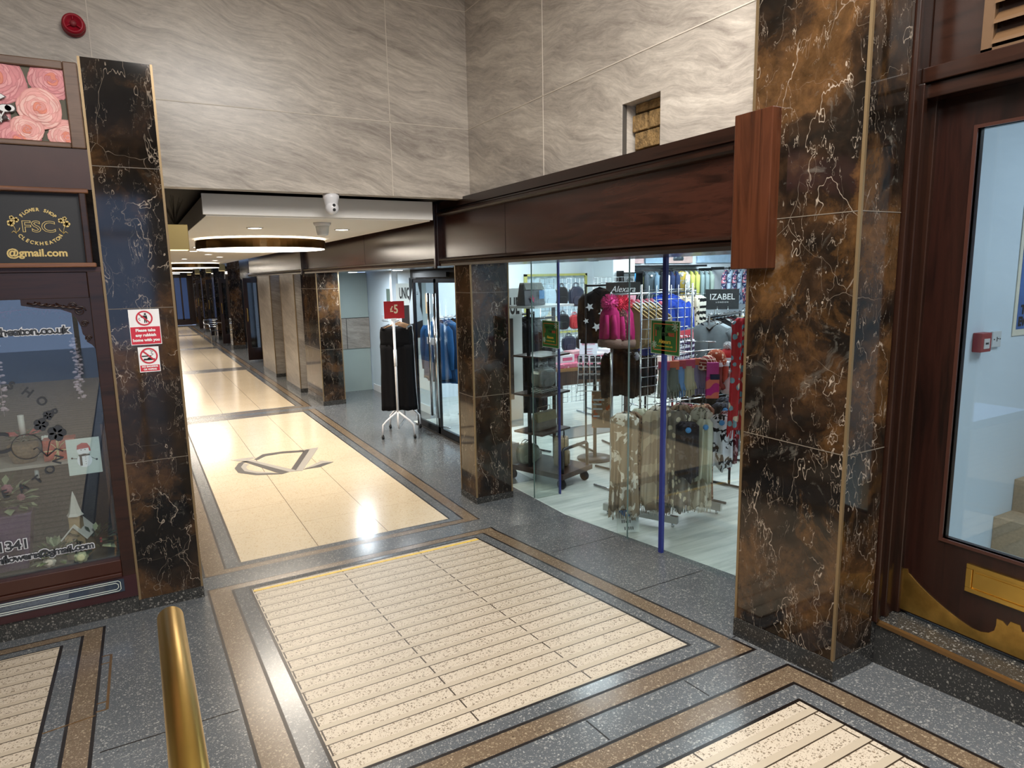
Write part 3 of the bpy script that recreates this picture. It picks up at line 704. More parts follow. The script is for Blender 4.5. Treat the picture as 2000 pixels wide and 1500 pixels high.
# ============================================================ WOODEN DOOR (right)
DX = 3.04
e = bpy.data.objects.new('door_1', None); COL.objects.link(e); e.location = (DX, 1.2, .44); tag(e, 'dark mahogany glazed door with brass kick plate and letter plate', 'door', kind='structure')
bpy.context.view_layer.update()
DZ0, DZ1 = .452, 2.74; DY0, DY1 = .72, 1.715
GY0, GY1, GZ0, GZ1 = .86, 1.535, .865, 2.60
mb = MB(); mb.box(DX, DX+.045, GY1, DY1, DZ0, DZ1); mb.box(DX, DX+.045, DY0, GY0, DZ0, DZ1); mb.box(DX, DX+.045, GY0, GY1, DZ0, GZ0); mb.box(DX, DX+.045, GY0, GY1, GZ1, DZ1)
mb.build('door_leaf', DOORW, e, world=True)
mb = MB(); w = .014
for (a, b_, c, d) in ((GY1, GY1+w, GZ0-w, GZ1+w), (GY0-w, GY0, GZ0-w, GZ1+w), (GY0, GY1, GZ0-w, GZ0), (GY0, GY1, GZ1, GZ1+w)): mb.box(DX-.008, DX+.02, a, b_, c, d)
mb.build('glazing_bead', mat('brown bead', '#3a211a', .3), e, world=True)
MB().box(DX+.018, DX+.024, GY0, GY1, GZ0, GZ1).build('pane', GLASSD, e, world=True)
def yzpoly(mb, pts, x0, x1): return mb.prism(pts, lambda y, z: (x0, y, z), lambda y, z: (x1, y, z))
kp = [(1.705, .46), (1.705, .655), (1.675, .665), (1.67, .645)]
for i in range(9):
    t_ = i/8; kp.append((1.66-.235*t_, .64-.125*(t_**.9)*(1.25-.25*t_)))
kp += [(1.385, .505), (1.35, .505), (1.32, .515), (1.30, .535), (1.295, .56), (1.295, .59), (1.275, .59), (1.255, .575), (1.245, .60)]
kp2 = [(1.21, .60), (1.20, .575), (1.18, .59), (1.16, .59), (1.16, .56), (1.15, .535), (1.13, .515), (1.10, .505), (1.06, .505)]
for i in range(9):
    t_ = 1-i/8; kp2.append((.79+.235*t_, .64-.125*(t_**.9)*(1.25-.25*t_)))
kp2 += [(.78, .645), (.775, .665), (.745, .655), (.745, .46)]
yzpoly(MB(), kp+kp2, DX-.004, DX+.001).build('kick_plate', mat('worn brass plate', '#cda659', .36, 1, var=.25, vs=14), e, world=True)
mb = MB(); y0, y1, z0, z1 = 1.02, 1.425, .665, .79
for a, b_, c, d in ((y0, y1, z0, z0+.02), (y0, y1, z1-.02, z1), (y0, y0+.025, z0+.0202, z1-.0202), (y1-.025, y1, z0+.0202, z1-.0202)): mb.box(DX-.013, DX-.0001, a, b_, c, d)
mb.box(DX-.006, DX-.0002, y0+.0252, y1-.0252, z0+.0202, z1-.0202); mb.build('letter_plate', BRASS, e, world=True, bevel=.002)
MB().box(DX-.0095, DX-.006, y0+.034, y1-.034, z0+.03, z1-.032).build('letter_flap', BRASS, e, world=True)
# frame: jamb, lintel, transom panel, louvre
mb = MB(); mb.box(2.848, 2.872, 1.69, 1.76, .438, 4.7); mb.box(2.87, 3.10, 1.715, 1.80, .44, 4.7); mb.box(2.93, 2.96, 1.70, 1.72, .44, 2.8); mb.box(3.02, 3.10, 1.695, 1.72, .44, 2.76)
struct(mb.build('trim_3', WOODZ, bevel=.004), 'dark mahogany door jamb beside the tall marble pillar', 'door frame')
mb = MB(); mb.box(2.95, 3.10, .5, 1.715, 2.74, 2.80); mb.box(2.93, 2.97, .5, 1.715, 2.80, 2.86); mb.box(2.98, 3.02, .5, 1.715, 2.86, 4.7)
struct(mb.build('trim_4', WOODY, bevel=.004), 'dark mahogany lintel and overdoor panel', 'door frame')
t = T('louvre_vent', 'wooden louvred vent in the panel over the door', 'vent', (2.97, 1.0, 2.86))
LV = mat('light brown louvre wood', '#57402a', .4)
mb = MB(); mb.box(2.955, 2.985, 1.47, 1.51, 2.855, 3.4); mb.box(2.955, 2.985, .6, 1.51, 2.85, 2.875); mb.build('frame', LV, t, world=True)
for k in range(7):
    z = 2.885+k*.072; mb = MB(); mb.hexa([(2.945, .6, z), (2.975, .6, z+.035), (2.975, 1.47, z+.035), (2.945, 1.47, z)], [(2.952, .6, z+.014), (2.982, .6, z+.049), (2.982, 1.47, z+.049), (2.952, 1.47, z+.014)])
    mb.build('slat', LV, t, world=True)
# door step
e2 = T('door_step', 'dark terrazzo door step with a bronze nosing', 'step', (2.98, 1.0, .25))
mb = MB(); mb.hexa([(2.87, -.05, .2), (3.3, -.05, .2), (3.3, 1.708, .12), (2.87, 1.708, .12)], [(2.87, -.05, .438), (3.3, -.05, .438), (3.3, 1.708, .438), (2.87, 1.708, .438)]); mb.box(2.848, 3.3, 1.709, 1.80, .1, .438); mb.build('step_block', DGREY, e2, world=True)
MB().box(2.862, 2.885, -.05, 1.70, .424, .442).build('nosing', TRIM, e2, world=True)
# inner lobby with stairs
wallbox('wall_stair', 3.09, 8.0, 1.86, 2.2, 0, 4.7, BLUEW, 'pale blue white stairwell wall behind the door glass')
wallbox('wall_stair', 6.4, 6.5, -1.0, 1.86, 0, 4.7, BLUEW, 'end wall of the stairwell')
wallbox('wall_stair', 3.12, 6.4, -1.1, -1.0, 0, 4.7, BLUEW, 'near side wall of the stairwell')
wallbox('floor', 3.09, 6.4, -1.0, 1.86, .38, .44, mat('light vinyl floor', '#aab4b6', .25), 'stairwell floor behind the door', 'floor')
wallbox('ceiling', 3.02, 6.5, -1.1, 1.9, 3.3, 3.4, WHITE, 'stairwell ceiling', 'ceiling')
CAR = mat('beige carpet', '#96826a', .9, var=.1, vs=60, bump=.3, bs=200)
mb = MB(); pts = [(4.2, .44)]
z = .44; x = 4.2
for k in range(7):
    pts += [(x, z+.19)]; z += .19; x += .2; pts += [(x, z)]
pts += [(x, .44)]
mb.prism(pts, lambda a, b: (a, .75, b), lambda a, b: (a, 1.858, b)); tag(mb.build('staircase', CAR), 'beige carpeted staircase rising behind the door glass', 'staircase')
t = T('fire_call_point', 'small red fire call point on the stairwell wall', 'fire call point', (3.85, 1.86, 1.66))
MB().box(-.05, .05, -.045, 0, -.05, .05).build('housing', mat('red plastic', '#8e2f35', .4), t, bevel=.004)
MB().box(-.027, .027, -.048, -.044, -.032, .02).build('glass_panel', mat('pale label', '#c9c6c6', .4), t)
mb = MB(); mb.box(-.014, -.004, -.0495, -.0475, -.01, 0); mb.box(.004, .014, -.0495, -.0475, -.01, 0); mb.ball((0, -.048, -.004), .004, 8); mb.build('marking', DARK, t)
t = T('light_switch', 'white key switch plate beside the red call point', 'switch', (4.02, 1.86, 1.665))
MB().box(-.043, .043, -.014, 0, -.043, .043).build('plate', mat('switch white', '#c3c8cb', .4), t, bevel=.003)
MB().ball((-.03, -.014, 0), .004, 8).build('screw', DARK, t); MB().ball((.03, -.014, 0), .004, 8).build('screw', DARK, t); mb = MB(); mb.box(-.004, .001, -.0155, -.0135, -.012, .012); mb.box(.006, .016, -.0155, -.0135, 0, .004); mb.build('key_slot', DARK, t)
t = T('blue_poster', 'blue poster with a cream border at the right edge of the door glass', 'poster', (4.43, 1.856, 2.0))
MB().box(-.235, .25, -.002, .002, -.33, .37).build('paper', mat('cream paper', '#d8d3c2', .6), t)
MB().box(-.205, .22, -.0035, -.001, -.295, .34).build('print', mat('blue print', '#3d66a8', .5, var=.3, vs=7), t)
mb = MB(); text(mb, 'THE', .065, (-.17, -.0045, -.19), bold=.004, align='LEFT'); text(mb, 'EVENT', .065, (-.19, -.0045, -.255), bold=.004, align='LEFT'); mb.build('lettering', DARK, t)
mb = MB(); text(mb, 'T', .05, (-.16, -.0045, .02), bold=.003, align='LEFT'); mb.build('white_lettering', WHITE, t)

# brass handrail
t = T('brass_handrail', 'polished brass handrail with a rounded end in the left foreground', 'handrail', (.012, 1.2, 0))
pts = [(.012, 1.875-.0, 1.19), (.012, 1.868, 1.19), (.012, 1.85, 1.19)]
rr = [.010, .022, .0315]
mb = MB().tube([(.012, 1.886, 1.19), (.012, 1.882, 1.19), (.012, 1.872, 1.19), (.012, 1.858, 1.19), (.012, 1.4, 1.195), (.012, -.6, 1.22)], [.006, .016, .025, .031, .032, .032], 32)
mb.build('rail', BRASS, t, world=True)
for y in (1.55, .4): MB().cyl((.012, y, rz_(y)-.02), (.012, y, 1.18), .02, 16).build('post', BRASS, t, world=True)
for y in (1.55, .4): MB().cyl((.012, y, rz_(y)-.005), (.012, y, rz_(y)+.012), .045, 20).build('floor_flange', BRASS, t, world=True)

# ============================================================ FLOWER SHOP (left)
FY0 = 4.63
WD2 = wood('flower shop mahogany', 'x', '#190d09', '#301a12', .3); WD3 = wood('lighter mahogany edge', 'x', '#4d2f20', '#7b5238', .3)
XR_ = -.132
def xmb(*b): 
    mb = MB()
    for q in b: mb.box(*q)
    return mb
fs = bpy.data.objects.new('window_1', None); COL.objects.link(fs); fs.location = (-1.2, 4.68, .3); tag(fs, 'mahogany framed flower shop window with carved corner and vinyl lettering', 'shop window', kind='structure'); bpy.context.view_layer.update()
# frame
xmb((-.205, XR_, FY0-.01, FY0+.06, .25, 2.12), (-2.6, -.205, FY0-.0, FY0+.06, 1.97, 2.12), (-2.6, -2.5, FY0-.01, FY0+.06, .25, 2.12)).build('frame', WD2, fs, world=True, bevel=.004)
xmb((-2.6, -.205, FY0-.015, FY0+.06, .285, .365), (-2.6, -.205, FY0-.03, FY0+.06, .258, .285)).build('sill', mat('red brown sill', '#3a1c13', .3), fs, world=True, bevel=.004)
MB().box(-2.5, -.205, FY0+.03, FY0+.038, .36, 1.98).build('pane', glass_mat('flower shop glass', (.85, .9, .92), .085), fs, world=True)
# carved corner bracket
def carved(cx, s):
    pts = [(0, 0), (-.33, 0), (-.33, -.035), (-.24, -.055), (-.15, -.062), (-.10, -.085), (-.075, -.12), (-.06, -.17), (-.055, -.21), (-.035, -.235), (-.04, -.255), (-.015, -.275), (0, -.30)]
    mb = MB(); mb.prism([(cx+s*x, 1.972+z) for x, z in pts], lambda x, z: (x, FY0+.022, z), lambda x, z: (x, FY0+.002, z))
    for k in range(7):
        a = k/6; mb.tube([(cx+s*(-.30+.2*a), FY0, 1.95-.02*a+.008*math.sin(k*2)), (cx+s*(-.27+.2*a), FY0-.008, 1.94-.03*a), (cx+s*(-.24+.2*a), FY0, 1.95-.04*a)], .006, 6)
    for k, (x, z, r) in enumerate([(-.055, -.075, .03), (-.04, -.15, .02), (-.03, -.235, .018), (-.09, -.045, .022)]):
        mb.tube([(cx+s*(x+r*(1-i/26)*math.cos(i*.55)), FY0-.002, 1.972+z+r*(1-i/26)*math.sin(i*.55)) for i in range(24)], .004, 6)
    return mb
carved(-.205, 1).build('carved_corner', mat('carved dark wood', '#2a1812', .3), fs, world=True)
carved(-2.5, -1).build('carved_corner', mat('carved dark wood', '#2a1812', .3), fs, world=True)
# base panels
xmb((-2.6, XR_, FY0-.02, FY0+.3, .115, .255)).build('base_board', mat('plum brown base', '#33161a', .35), fs, world=True)
MIR = mat('dark mirror strip', '#6a7688', .03, .95)
xmb((-2.5, -.20, FY0-.026, FY0-.018, .165, .245)).build('mirror_strip', MIR, fs, world=True)
mb = MB()
for a, b_, c in ((.006, .008, 0), (.018, .005, 0)):
    x1, x0, z0, z1 = -.20-a-.012, -2.48+a, .165+a, .245-a
    mb.box(x0, x1-.012, FY0-.0275, FY0-.026, z0, z0+.003); mb.box(x0, x1-.012, FY0-.0275, FY0-.026, z1-.003, z1); mb.box(x1-.003, x1, FY0-.0275, FY0-.026, z0+.012, z1-.012)
    for zz, s in ((z0, 1), (z1, -1)):
        mb.hexa([(x1-.013, FY0-.0275, zz), (x1, FY0-.0275, zz+s*.012), (x1, FY0-.026, zz+s*.012), (x1-.013, FY0-.026, zz)], [(x1-.013, FY0-.0275, zz+s*.003), (x1-.003, FY0-.0275, zz+s*.013), (x1-.003, FY0-.026, zz+s*.013), (x1-.013, FY0-.026, zz+s*.003)])
mb.build('pale_border_line', mat('cream pinstripe', '#dfe4d6', .4), fs, world=True)
xmb((-2.6, XR_, FY0-.006, FY0+.3, -.02, .115)).build('stone_base', DGREY, fs, world=True)
# side cheek and interior
BACK = mat('dark display back', '#2a2d31', .7)
xmb((-2.6, XR_-.02, 5.2, 5.28, .1, 2.1), (-2.6, -2.55, 4.69, 5.2, .1, 2.1)).build('display_back', BACK, fs, world=True)
xmb((-2.6, XR_-.005, 4.69, 5.2, .26, .375)).build('display_floor', mat('display floor', '#4c4a42', .6), fs, world=True)
xmb((-2.5, -.30, 4.86, 5.19, .955, .975)).build('display_shelf', mat('pale shelf', '#a7a196', .4), fs, world=True)
mb = MB(); mb.box(-.235, -.22, 4.75, 4.765, .375, 1.2); mb.box(-.235, -.22, 5.1, 5.115, .375, 1.2); mb.build('shelf_post', mat('copper post', '#7a5a44', .3, .7), fs, world=True)
xmb((-2.6, XR_-.005, 4.69, 5.28, 2.0, 2.05)).build('display_ceiling', BACK, fs, world=True)
# vinyl lettering
VW = mat('white vinyl', '#c9ccd2', .5); VB = mat('dark vinyl', '#30343a', .5)
def outlined(name, body, size, loc, bold=.002, sx=1.0):
    mb = MB(); text(mb, body, size, (loc[0], FY0+.0285, loc[2]), bold=bold+.0045, align='RIGHT', sx=sx); mb.build(name+'_outline', VW, fs, world=True)
    mb = MB(); text(mb, body, size, (loc[0], FY0+.0265, loc[2]), bold=bold, align='RIGHT', sx=sx); mb.build(name, VB, fs, world=True)
outlined('web_address_lettering', 'cleckheaton.co.uk', .062, (-.328, 0, 1.79))
outlined('phone_lettering', '71341', .078, (-.650, 0, .555), .002)
outlined('email_lettering', 'cleckheatonflowers@gmail.com', .056, (-.335, 0, .478))
mb = MB(); cx, cz = -.82, 1.16; yv = FY0+.027
arctext(mb, 'FLOWER SHOP', .066, (cx, yv, cz), .40, .37, 150, 25, bold=.0015)
arctext(mb, 'CLECKHEATON', .066, (cx, yv, cz), .40, .30, 205, 335, bold=.0015, inner=True)
text(mb, 'FSC', .17, (cx, yv, cz), bold=.001, sx=1.1)
# flower emblem
for s in (1, -1):
    for (dx, dz, r) in ((.30, .09, .035), (.37, .03, .045), (.34, .14, .026)):
        for k in range(5): disc(mb, (cx+s*dx+r*.6*math.cos(k*1.257), yv, cz+dz+r*.6*math.sin(k*1.257)), r*.5, FY, 10, .0006)
    mb.tube([(cx+s*.31, yv, cz-.10), (cx+s*.33, yv, cz-.02), (cx+s*.36, yv, cz+.03)], .003, 5)
    mb.tube([(cx+s*.31, yv, cz-.10), (cx+s*.27, yv, cz-.04), (cx+s*.25, yv, cz-.05)], .004, 5); mb.tube([(cx+s*.31, yv, cz-.10), (cx+s*.36, yv, cz-.06), (cx+s*.39, yv, cz-.08)], .004, 5)
mb.build('shop_emblem_lettering', VB, fs, world=True)
disc(MB(), (-.60, yv, 1.13), .075, FY, 32, .0008, rin=.071).build('emblem_ring', VB, fs, world=True)

# name board with gold lettering
e = T('shop_name_board', 'black flower shop sign board with gold lettering in a mahogany frame', 'shop sign', (-1.3, FY0, 2.12))
xmb((-2.6, -.185, FY0-.002, FY0+.05, 2.17, 2.56)).build('panel', mat('black sign panel', '#17181b', .45), e, world=True)
xmb((-2.6, -.15, FY0-.05, FY0+.02, 2.145, 2.17), (-2.6, -.15, FY0-.05, FY0+.02, 2.555, 2.58)).build('moulding', WD3, e, world=True, bevel=.006)
xmb((-.20, -.165, FY0-.04, FY0+.02, 2.165, 2.56)).build('frame_side', WD2, e, world=True, bevel=.006)
xmb((-2.6, XR_, FY0-.008, FY0+.06, 2.12, 2.147), (-2.6, XR_, FY0-.008, FY0+.06, 2.58, 2.80)).build('backing_board', mat('plum mahogany board', '#3a201b', .35, var=.15, vs=6), e, world=True)
GOLD = mat('gold lettering', '#c9b070', .4, .3); GY_ = FY0-.004
mb = MB(); cx, cz = -.402, 2.375
arctext(mb, 'FLOWER SHOP', .024, (cx, GY_, cz-.005), .098, .092, 141, 39, bold=.0009)
arctext(mb, 'CLECKHEATON', .026, (cx, GY_, cz-.02), .105, .078, 208, 332, bold=.0009, inner=True)
text(mb, '@gmail.com', .056, (-.285, GY_, 2.225), bold=.0018, align='RIGHT')
mb.build('gold_lettering', GOLD, e, world=True)
mb = MB(); text(mb, 'FSC', .085, (cx-.004, GY_, cz-.008), bold=.0022, sx=1.15); mb.build('monogram', GOLD, e, world=True)
mb = MB(); text(mb, 'FSC', .085, (cx-.004, GY_-.0009, cz-.008), bold=-.0006, sx=1.15); mb.build('monogram_inner', mat('black sign panel', '#17181b', .45), e, world=True)
mb = MB()
for s in (1, -1):
    X = lambda d: cx+s*d
    for (dx, dz, r) in ((.128, .012, .017), (.103, .030, .013), (.122, .042, .010)):
        for k in range(5): disc(mb, (X(dx)+r*.55*math.cos(k*1.257), GY_, cz+dz+r*.55*math.sin(k*1.257)), r*.55, FY, 10, .0008)
    mb.tube([(X(.108), GY_, cz-.045), (X(.113), GY_, cz-.015), (X(.122), GY_, cz+.01)], .0014, 5); mb.tube([(X(.108), GY_, cz-.038), (X(.095), GY_, cz-.025), (X(.09), GY_, cz-.012)], .0022, 5); mb.tube([(X(.108), GY_, cz-.042), (X(.12), GY_, cz-.03), (X(.13), GY_, cz-.04)], .0022, 5)
mb.build('gold_flower_sprays', GOLD, e, world=True)

# rose poster
e = T('rose_poster', 'pink rose photo panel in a brown frame above the flower shop sign', 'poster', (-1.3, FY0, 2.8))
FRB = wood('greyed brown frame', 'x', '#4a3526', '#6b5140', .35)
xmb((-2.6, -.2052, FY0-.02, FY0+.05, 2.802, 2.83), (-2.6, -.2052, FY0-.02, FY0+.05, 3.215, 3.26), (-.205, -.135, FY0-.02, FY0+.05, 2.802, 3.26)).build('frame', FRB, e, world=True, bevel=.006)
xmb((-2.6, -.205, FY0+.0, FY0+.05, 2.83, 3.215)).build('backing', mat('dull leaf green', '#5a5646', .6), e, world=True)  # printed dull green ground behind the roses
def rose(name, cx, cz, R, cols, seed, e, yb):
    """printed rose: overlapping petal shapes spiralling to the heart, one flat mesh with five pinks"""
    rr = random.Random(seed); mb = MB(); n = 0
    layers = [(1.0, 7), (.84, 6), (.70, 6), (.56, 5), (.43, 5), (.31, 4), (.2, 3), (.11, 2)]
    lvl = 0
    for li, (q, k) in enumerate(layers):
        a0 = rr.uniform(0, 6)
        for j in range(k):
            a = a0+j*2*PI/k; r = R*q; pts = []
            cxp, czp = cx+.38*r*math.cos(a), cz+.38*r*math.sin(a)
            ph = rr.uniform(0, 6)
            for i in range(18):
                b = 2*PI*i/18; rad = r*.66*(1+.09*math.sin(3*b+ph)); u, v = rad*math.cos(b)*.8, rad*math.sin(b)*1.05
                ca, sa = math.cos(a), math.sin(a); pts.append((cxp+u*ca-v*sa, czp+u*sa+v*ca))
            for s, off in ((1.0, 0), (.93, 1)):
                P = [(min(cxp+(x-cxp)*s, -.206), min(max(czp+(z-czp)*s, 2.831), 3.214)) for x, z in pts]
                if max(p[0] for p in P)-min(p[0] for p in P) < .004 or max(p[1] for p in P)-min(p[1] for p in P) < .004: continue
                yy = yb-.00018*lvl
                mb.mat((2 if off == 0 else (0 if j % 2 else 1)) if li < 5 else (3 if off == 0 else 4 if j % 2 else 2))
                mb.add([(x, yy, z) for x, z in P]+[(sum(p[0] for p in P)/18, yy, sum(p[1] for p in P)/18)], [(i, (i+1) % 18, 18) for i in range(18)])
                lvl += 1
    mb.build(name, cols, e, world=True, recalc=False)
def pk(n, c): return mat(n, c, .55, var=.1, vs=14)
PINK = [pk('rose pale', '#eec0b8'), pk('rose mid', '#e8a9a4'), pk('rose shade', '#da9892'), pk('rose deep', '#c4624f'), pk('rose coral', '#e08a74')]
PINKD = [pk('rose pink a', '#e2a0a2'), pk('rose pink b', '#d88e92'), pk('rose pink c', '#c87f84'), pk('rose deep', '#c4624f'), pk('rose coral', '#e08a74')]
bk = MB()
for i, (x, z, R, c) in enumerate([(-.52, 3.14, .16, 1), (-.26, 3.16, .12, 1), (-.62, 2.98, .17, 1), (-.22, 2.86, .10, 0), (-.80, 3.1, .15, 0), (-.9, 2.9, .15, 1), (-.44, 2.83, .11, 1), (-1.1, 3.05, .16, 0), (-1.3, 2.9, .16, 1), (-1.45, 3.12, .15, 0), (-.33, 3.0, .115, 0), (-.40, 2.885, .085, 0), (-1.7, 3.0, .18, 1), (-2.0, 3.0, .18, 0), (-2.3, 3.0, .18, 1)]):
    rose('printed_rose', x, z, R, PINK if c == 0 else PINKD, 40+i, e, FY0-.0004-.0012*(i % 12))
VO = mat('emblem outline', '#4a4244', .5)
def lily(mb, ox, oz, s, sc):
    yb = FY0-.026+sc*.0
    mb.tube([(ox, yb, oz-.055), (ox+.002, yb, oz-.02), (ox-.012, yb, oz+.02), (ox-.03, yb, oz+.05)], .0035*s, 6); mb.tube([(ox, yb, oz-.03), (ox+.02, yb, oz+.005)], .0035*s, 6)
    mb.tube([(ox, yb, oz-.05), (ox-.03, yb, oz-.025), (ox-.055, yb, oz-.02)], [.003*s, .007*s, .001], 6); mb.tube([(ox, yb, oz-.045), (ox+.025, yb, oz-.025), (ox+.04, yb, oz-.04)], [.003*s, .008*s, .001], 6)
    for (dx, dz, r, r2) in ((.025, .02, .028, .018), (.045, .022, .022, .017), (-.035, .035, .02, .02), (-.03, .05, .014, .018)): disc(mb, (ox+dx, yb+.002, oz+dz), r*(1+(s-1)*.25), FY, 18, .003, r2=r2*(1+(s-1)*.25))
    poly(mb, [(ox-.008-(s-1)*.004, oz+.055-(s-1)*.004), (ox+.03+(s-1)*.008, oz+.078), (ox+.015, oz+.09+(s-1)*.003), (ox-.012-(s-1)*.004, oz+.092+(s-1)*.003)], (0, yb+.002, 0), FY, .003)
mb = MB(); lily(mb, -.51, 2.965, 1.9, 0); mb.xf(Matrix.Translation((0, .004, 0))); mb.build('emblem_outline', VO, e, world=True)
mb = MB(); lily(mb, -.51, 2.965, 1.0, 0); mb.build('white_flower_emblem', WHITE, e, world=True)

# goods in the flower shop window
def tagm(mb, name, mats, label, cat, group=None, **k): return tag(mb.build(name, mats, **k), label, cat, group)
# snowman card stuck to the glass
t = T('snowman_card', 'white snowman card with a red hat stuck inside the flower shop window', 'card', (-.33, FY0+.045, 1.03))
MB().box(-.085, .085, 0, .002, -.11, .11).build('card', mat('pale card', '#c9d2c9', .6), t)
mb = MB(); yb = -.0012
disc(mb, (0, yb, .035), .034, FY, 22, .0006, r2=.026); disc(mb, (0, yb, -.025), .038, FY, 22, .0006, r2=.042); mb.build('snowman_body', WHITE, t)
mb = MB(); poly(mb, [(-.034, .045), (-.03, .07), (-.005, .083), (.022, .078), (.034, .055), (.036, .03), (.028, .03), (.026, .05)], (0, yb-.0008, 0), FY, .0006); mb.build('red_hat', mat('hat red', '#a82330', .6), t)
mb = MB(); disc(mb, (-.012, yb-.0016, .04), .003, FY, 8, .0004); disc(mb, (.008, yb-.0016, .04), .003, FY, 8, .0004)
for k in range(4): disc(mb, (.006, yb-.0016, -.005-.014*k), .0022, FY, 8, .0004)
poly(mb, [(-.03, .012), (.03, .012), (.028, .003), (-.012, .002), (-.012, -.055), (-.024, -.055), (-.024, .002)], (0, yb-.0016, 0), FY, .0006)
for s in (-1, 1): disc(mb, (s*.062, yb, -.005-.022*(s > 0)), .006, FY, 8, .0004); mb.tube([(s*.036, yb, -.01), (s*.06, yb, -.006-.022*(s > 0))], .0012, 5)
mb.build('face_and_scarf', DARK, t)
# gift box
t = T('gift_box', 'orange red wrapped gift box tied with raffia on the display shelf', 'gift box', (-.47, 4.96, .975))
MB().box(-.085, .085, -.06, .06, 0, .13).build('box', mat('orange red gift wrap', '#b33a26', .4, var=.35, vs=30), t, bevel=.004)
mb = MB(); mb.box(-.087, .087, -.062, .062, .06, .066); mb.box(-.012, -.004, -.063, .063, 0, .133)
for k, (dx, dz) in enumerate([(-.03, .045), (.04, .05), (.07, .0), (-.045, -.07), (-.02, -.09), (.02, .07)]): mb.tube([(-.008, -.066, .065), (-.008+dx*.5, -.08, .065+dz*.7), (-.008+dx, -.072, .065+dz)], .0022, 5)
mb.build('raffia_bow', mat('raffia', '#cdb77c', .7), t)
# basket pot beside
tagm(MB().lathe([(.06, .975), (.075, 1.02), (.08, 1.085), (.07, 1.09), (.001, 1.085)], (-.66, 4.98, 0), 24), 'plant_pot', mat('woven brown pot', '#6b5132', .7, var=.3, vs=60), 'woven brown pot beside the orange gift box', 'pot')
# candle arrangement
t = T('candle_arrangement', 'white pillar candle in a red and green Christmas arrangement on the display shelf', 'candle arrangement', (-.66, 5.04, 1.088))
MB().cyl((0, 0, .03), (0, 0, .17), .017, 16).build('candle', mat('ivory candle', '#d9d5c8', .5), t)
def leaf(mb, c, d, L, w, up=.3):
    d = Vector(d).normalized(); s = d.cross(Vector((0, 0, 1))); 
    if s.length < .1: s = Vector((1, 0, 0))
    s.normalize(); c = Vector(c); n = Vector((0, 0, 1))
    P = [c, c+d*L*.5+s*w+n*L*up*.3, c+d*L, c+d*L*.5-s*w+n*L*up*.3]; Q = [p+n*.0015 for p in P]
    mb.add(P+Q, [(0, 3, 2, 1), (4, 5, 6, 7), (0, 1, 5, 4), (1, 2, 6, 5), (2, 3, 7, 6), (3, 0, 4, 7)])
r_ = random.Random(5); mb = MB(); mr = MB()
for k in range(46):
    a = r_.uniform(0, 6.28); h = r_.uniform(0, .04); leaf(mb, (.02*math.cos(a), .02*math.sin(a), h), (math.cos(a), math.sin(a), r_.uniform(-.2, .5)), r_.uniform(.05, .10), .012)
for k in range(12):
    a = k*.52; leaf(mr, (.03*math.cos(a), .03*math.sin(a), .04), (math.cos(a), math.sin(a), .25), .08, .02)
GL = mat('dark green leaves', '#33432c', .6, var=.4, vs=30)
mb.build('foliage', GL, t); mr.build('red_petals', mat('poinsettia red', '#b5303a', .6), t)
mb = MB()
for k in range(9): mb.ball((.10+.012*(k % 3), -.03+.012*(k//3), .01+.01*(k % 2)), .009, 8)
mb.build('white_berries', mat('white berries', '#d9ddd2', .4), t)
# wooden church ornament
t = T('church_ornament', 'pale wooden church ornament with a white steeple in the flower shop window', 'ornament', (-.42, 4.80, .375), -.25)
CW = mat('pale balsa wood', '#a58a62', .7); SN = mat('snow white roof', '#cfcabd', .7)
mb = MB(); mb.prism([(-.055, 0), (.055, 0), (.055, .14), (0, .205), (-.055, .14)], lambda x, z: (x, -.06, z), lambda x, z: (x, .10, z)); mb.build('nave', CW, t)
mb = MB()
for s in (-1, 1): mb.hexa([(0, -.07, .207), (s*.07, -.07, .125), (s*.07, .11, .125), (0, .11, .207)], [(0, -.07, .219), (s*.075, -.07, .133), (s*.075, .11, .133), (0, .11, .219)])
mb.build('snowy_roof', SN, t)
mb = MB(); mb.box(-.03, .03, -.04, .02, .18, .27); mb.build('tower', CW, t)
MB().lathe([(.048, .268), (.036, .285), (.024, .33), (.012, .385), (.001, .42)], (0, -.01, 0), 6, sm=False).build('steeple', SN, t)
mb = MB()
for z in (.05, .10): mb.box(-.012, .012, -.063, -.059, z, z+.034)
mb.box(-.03, -.02, -.063, -.059, .04, .11); mb.box(.02, .03, -.063, -.059, .04, .11); mb.build('windows_and_door', mat('dark openings', '#3a241b', .7), t)
mb = MB(); mb.box(-.025, .025, -.075, -.058, .09, .098); mb.build('porch_ledge', SN, t)
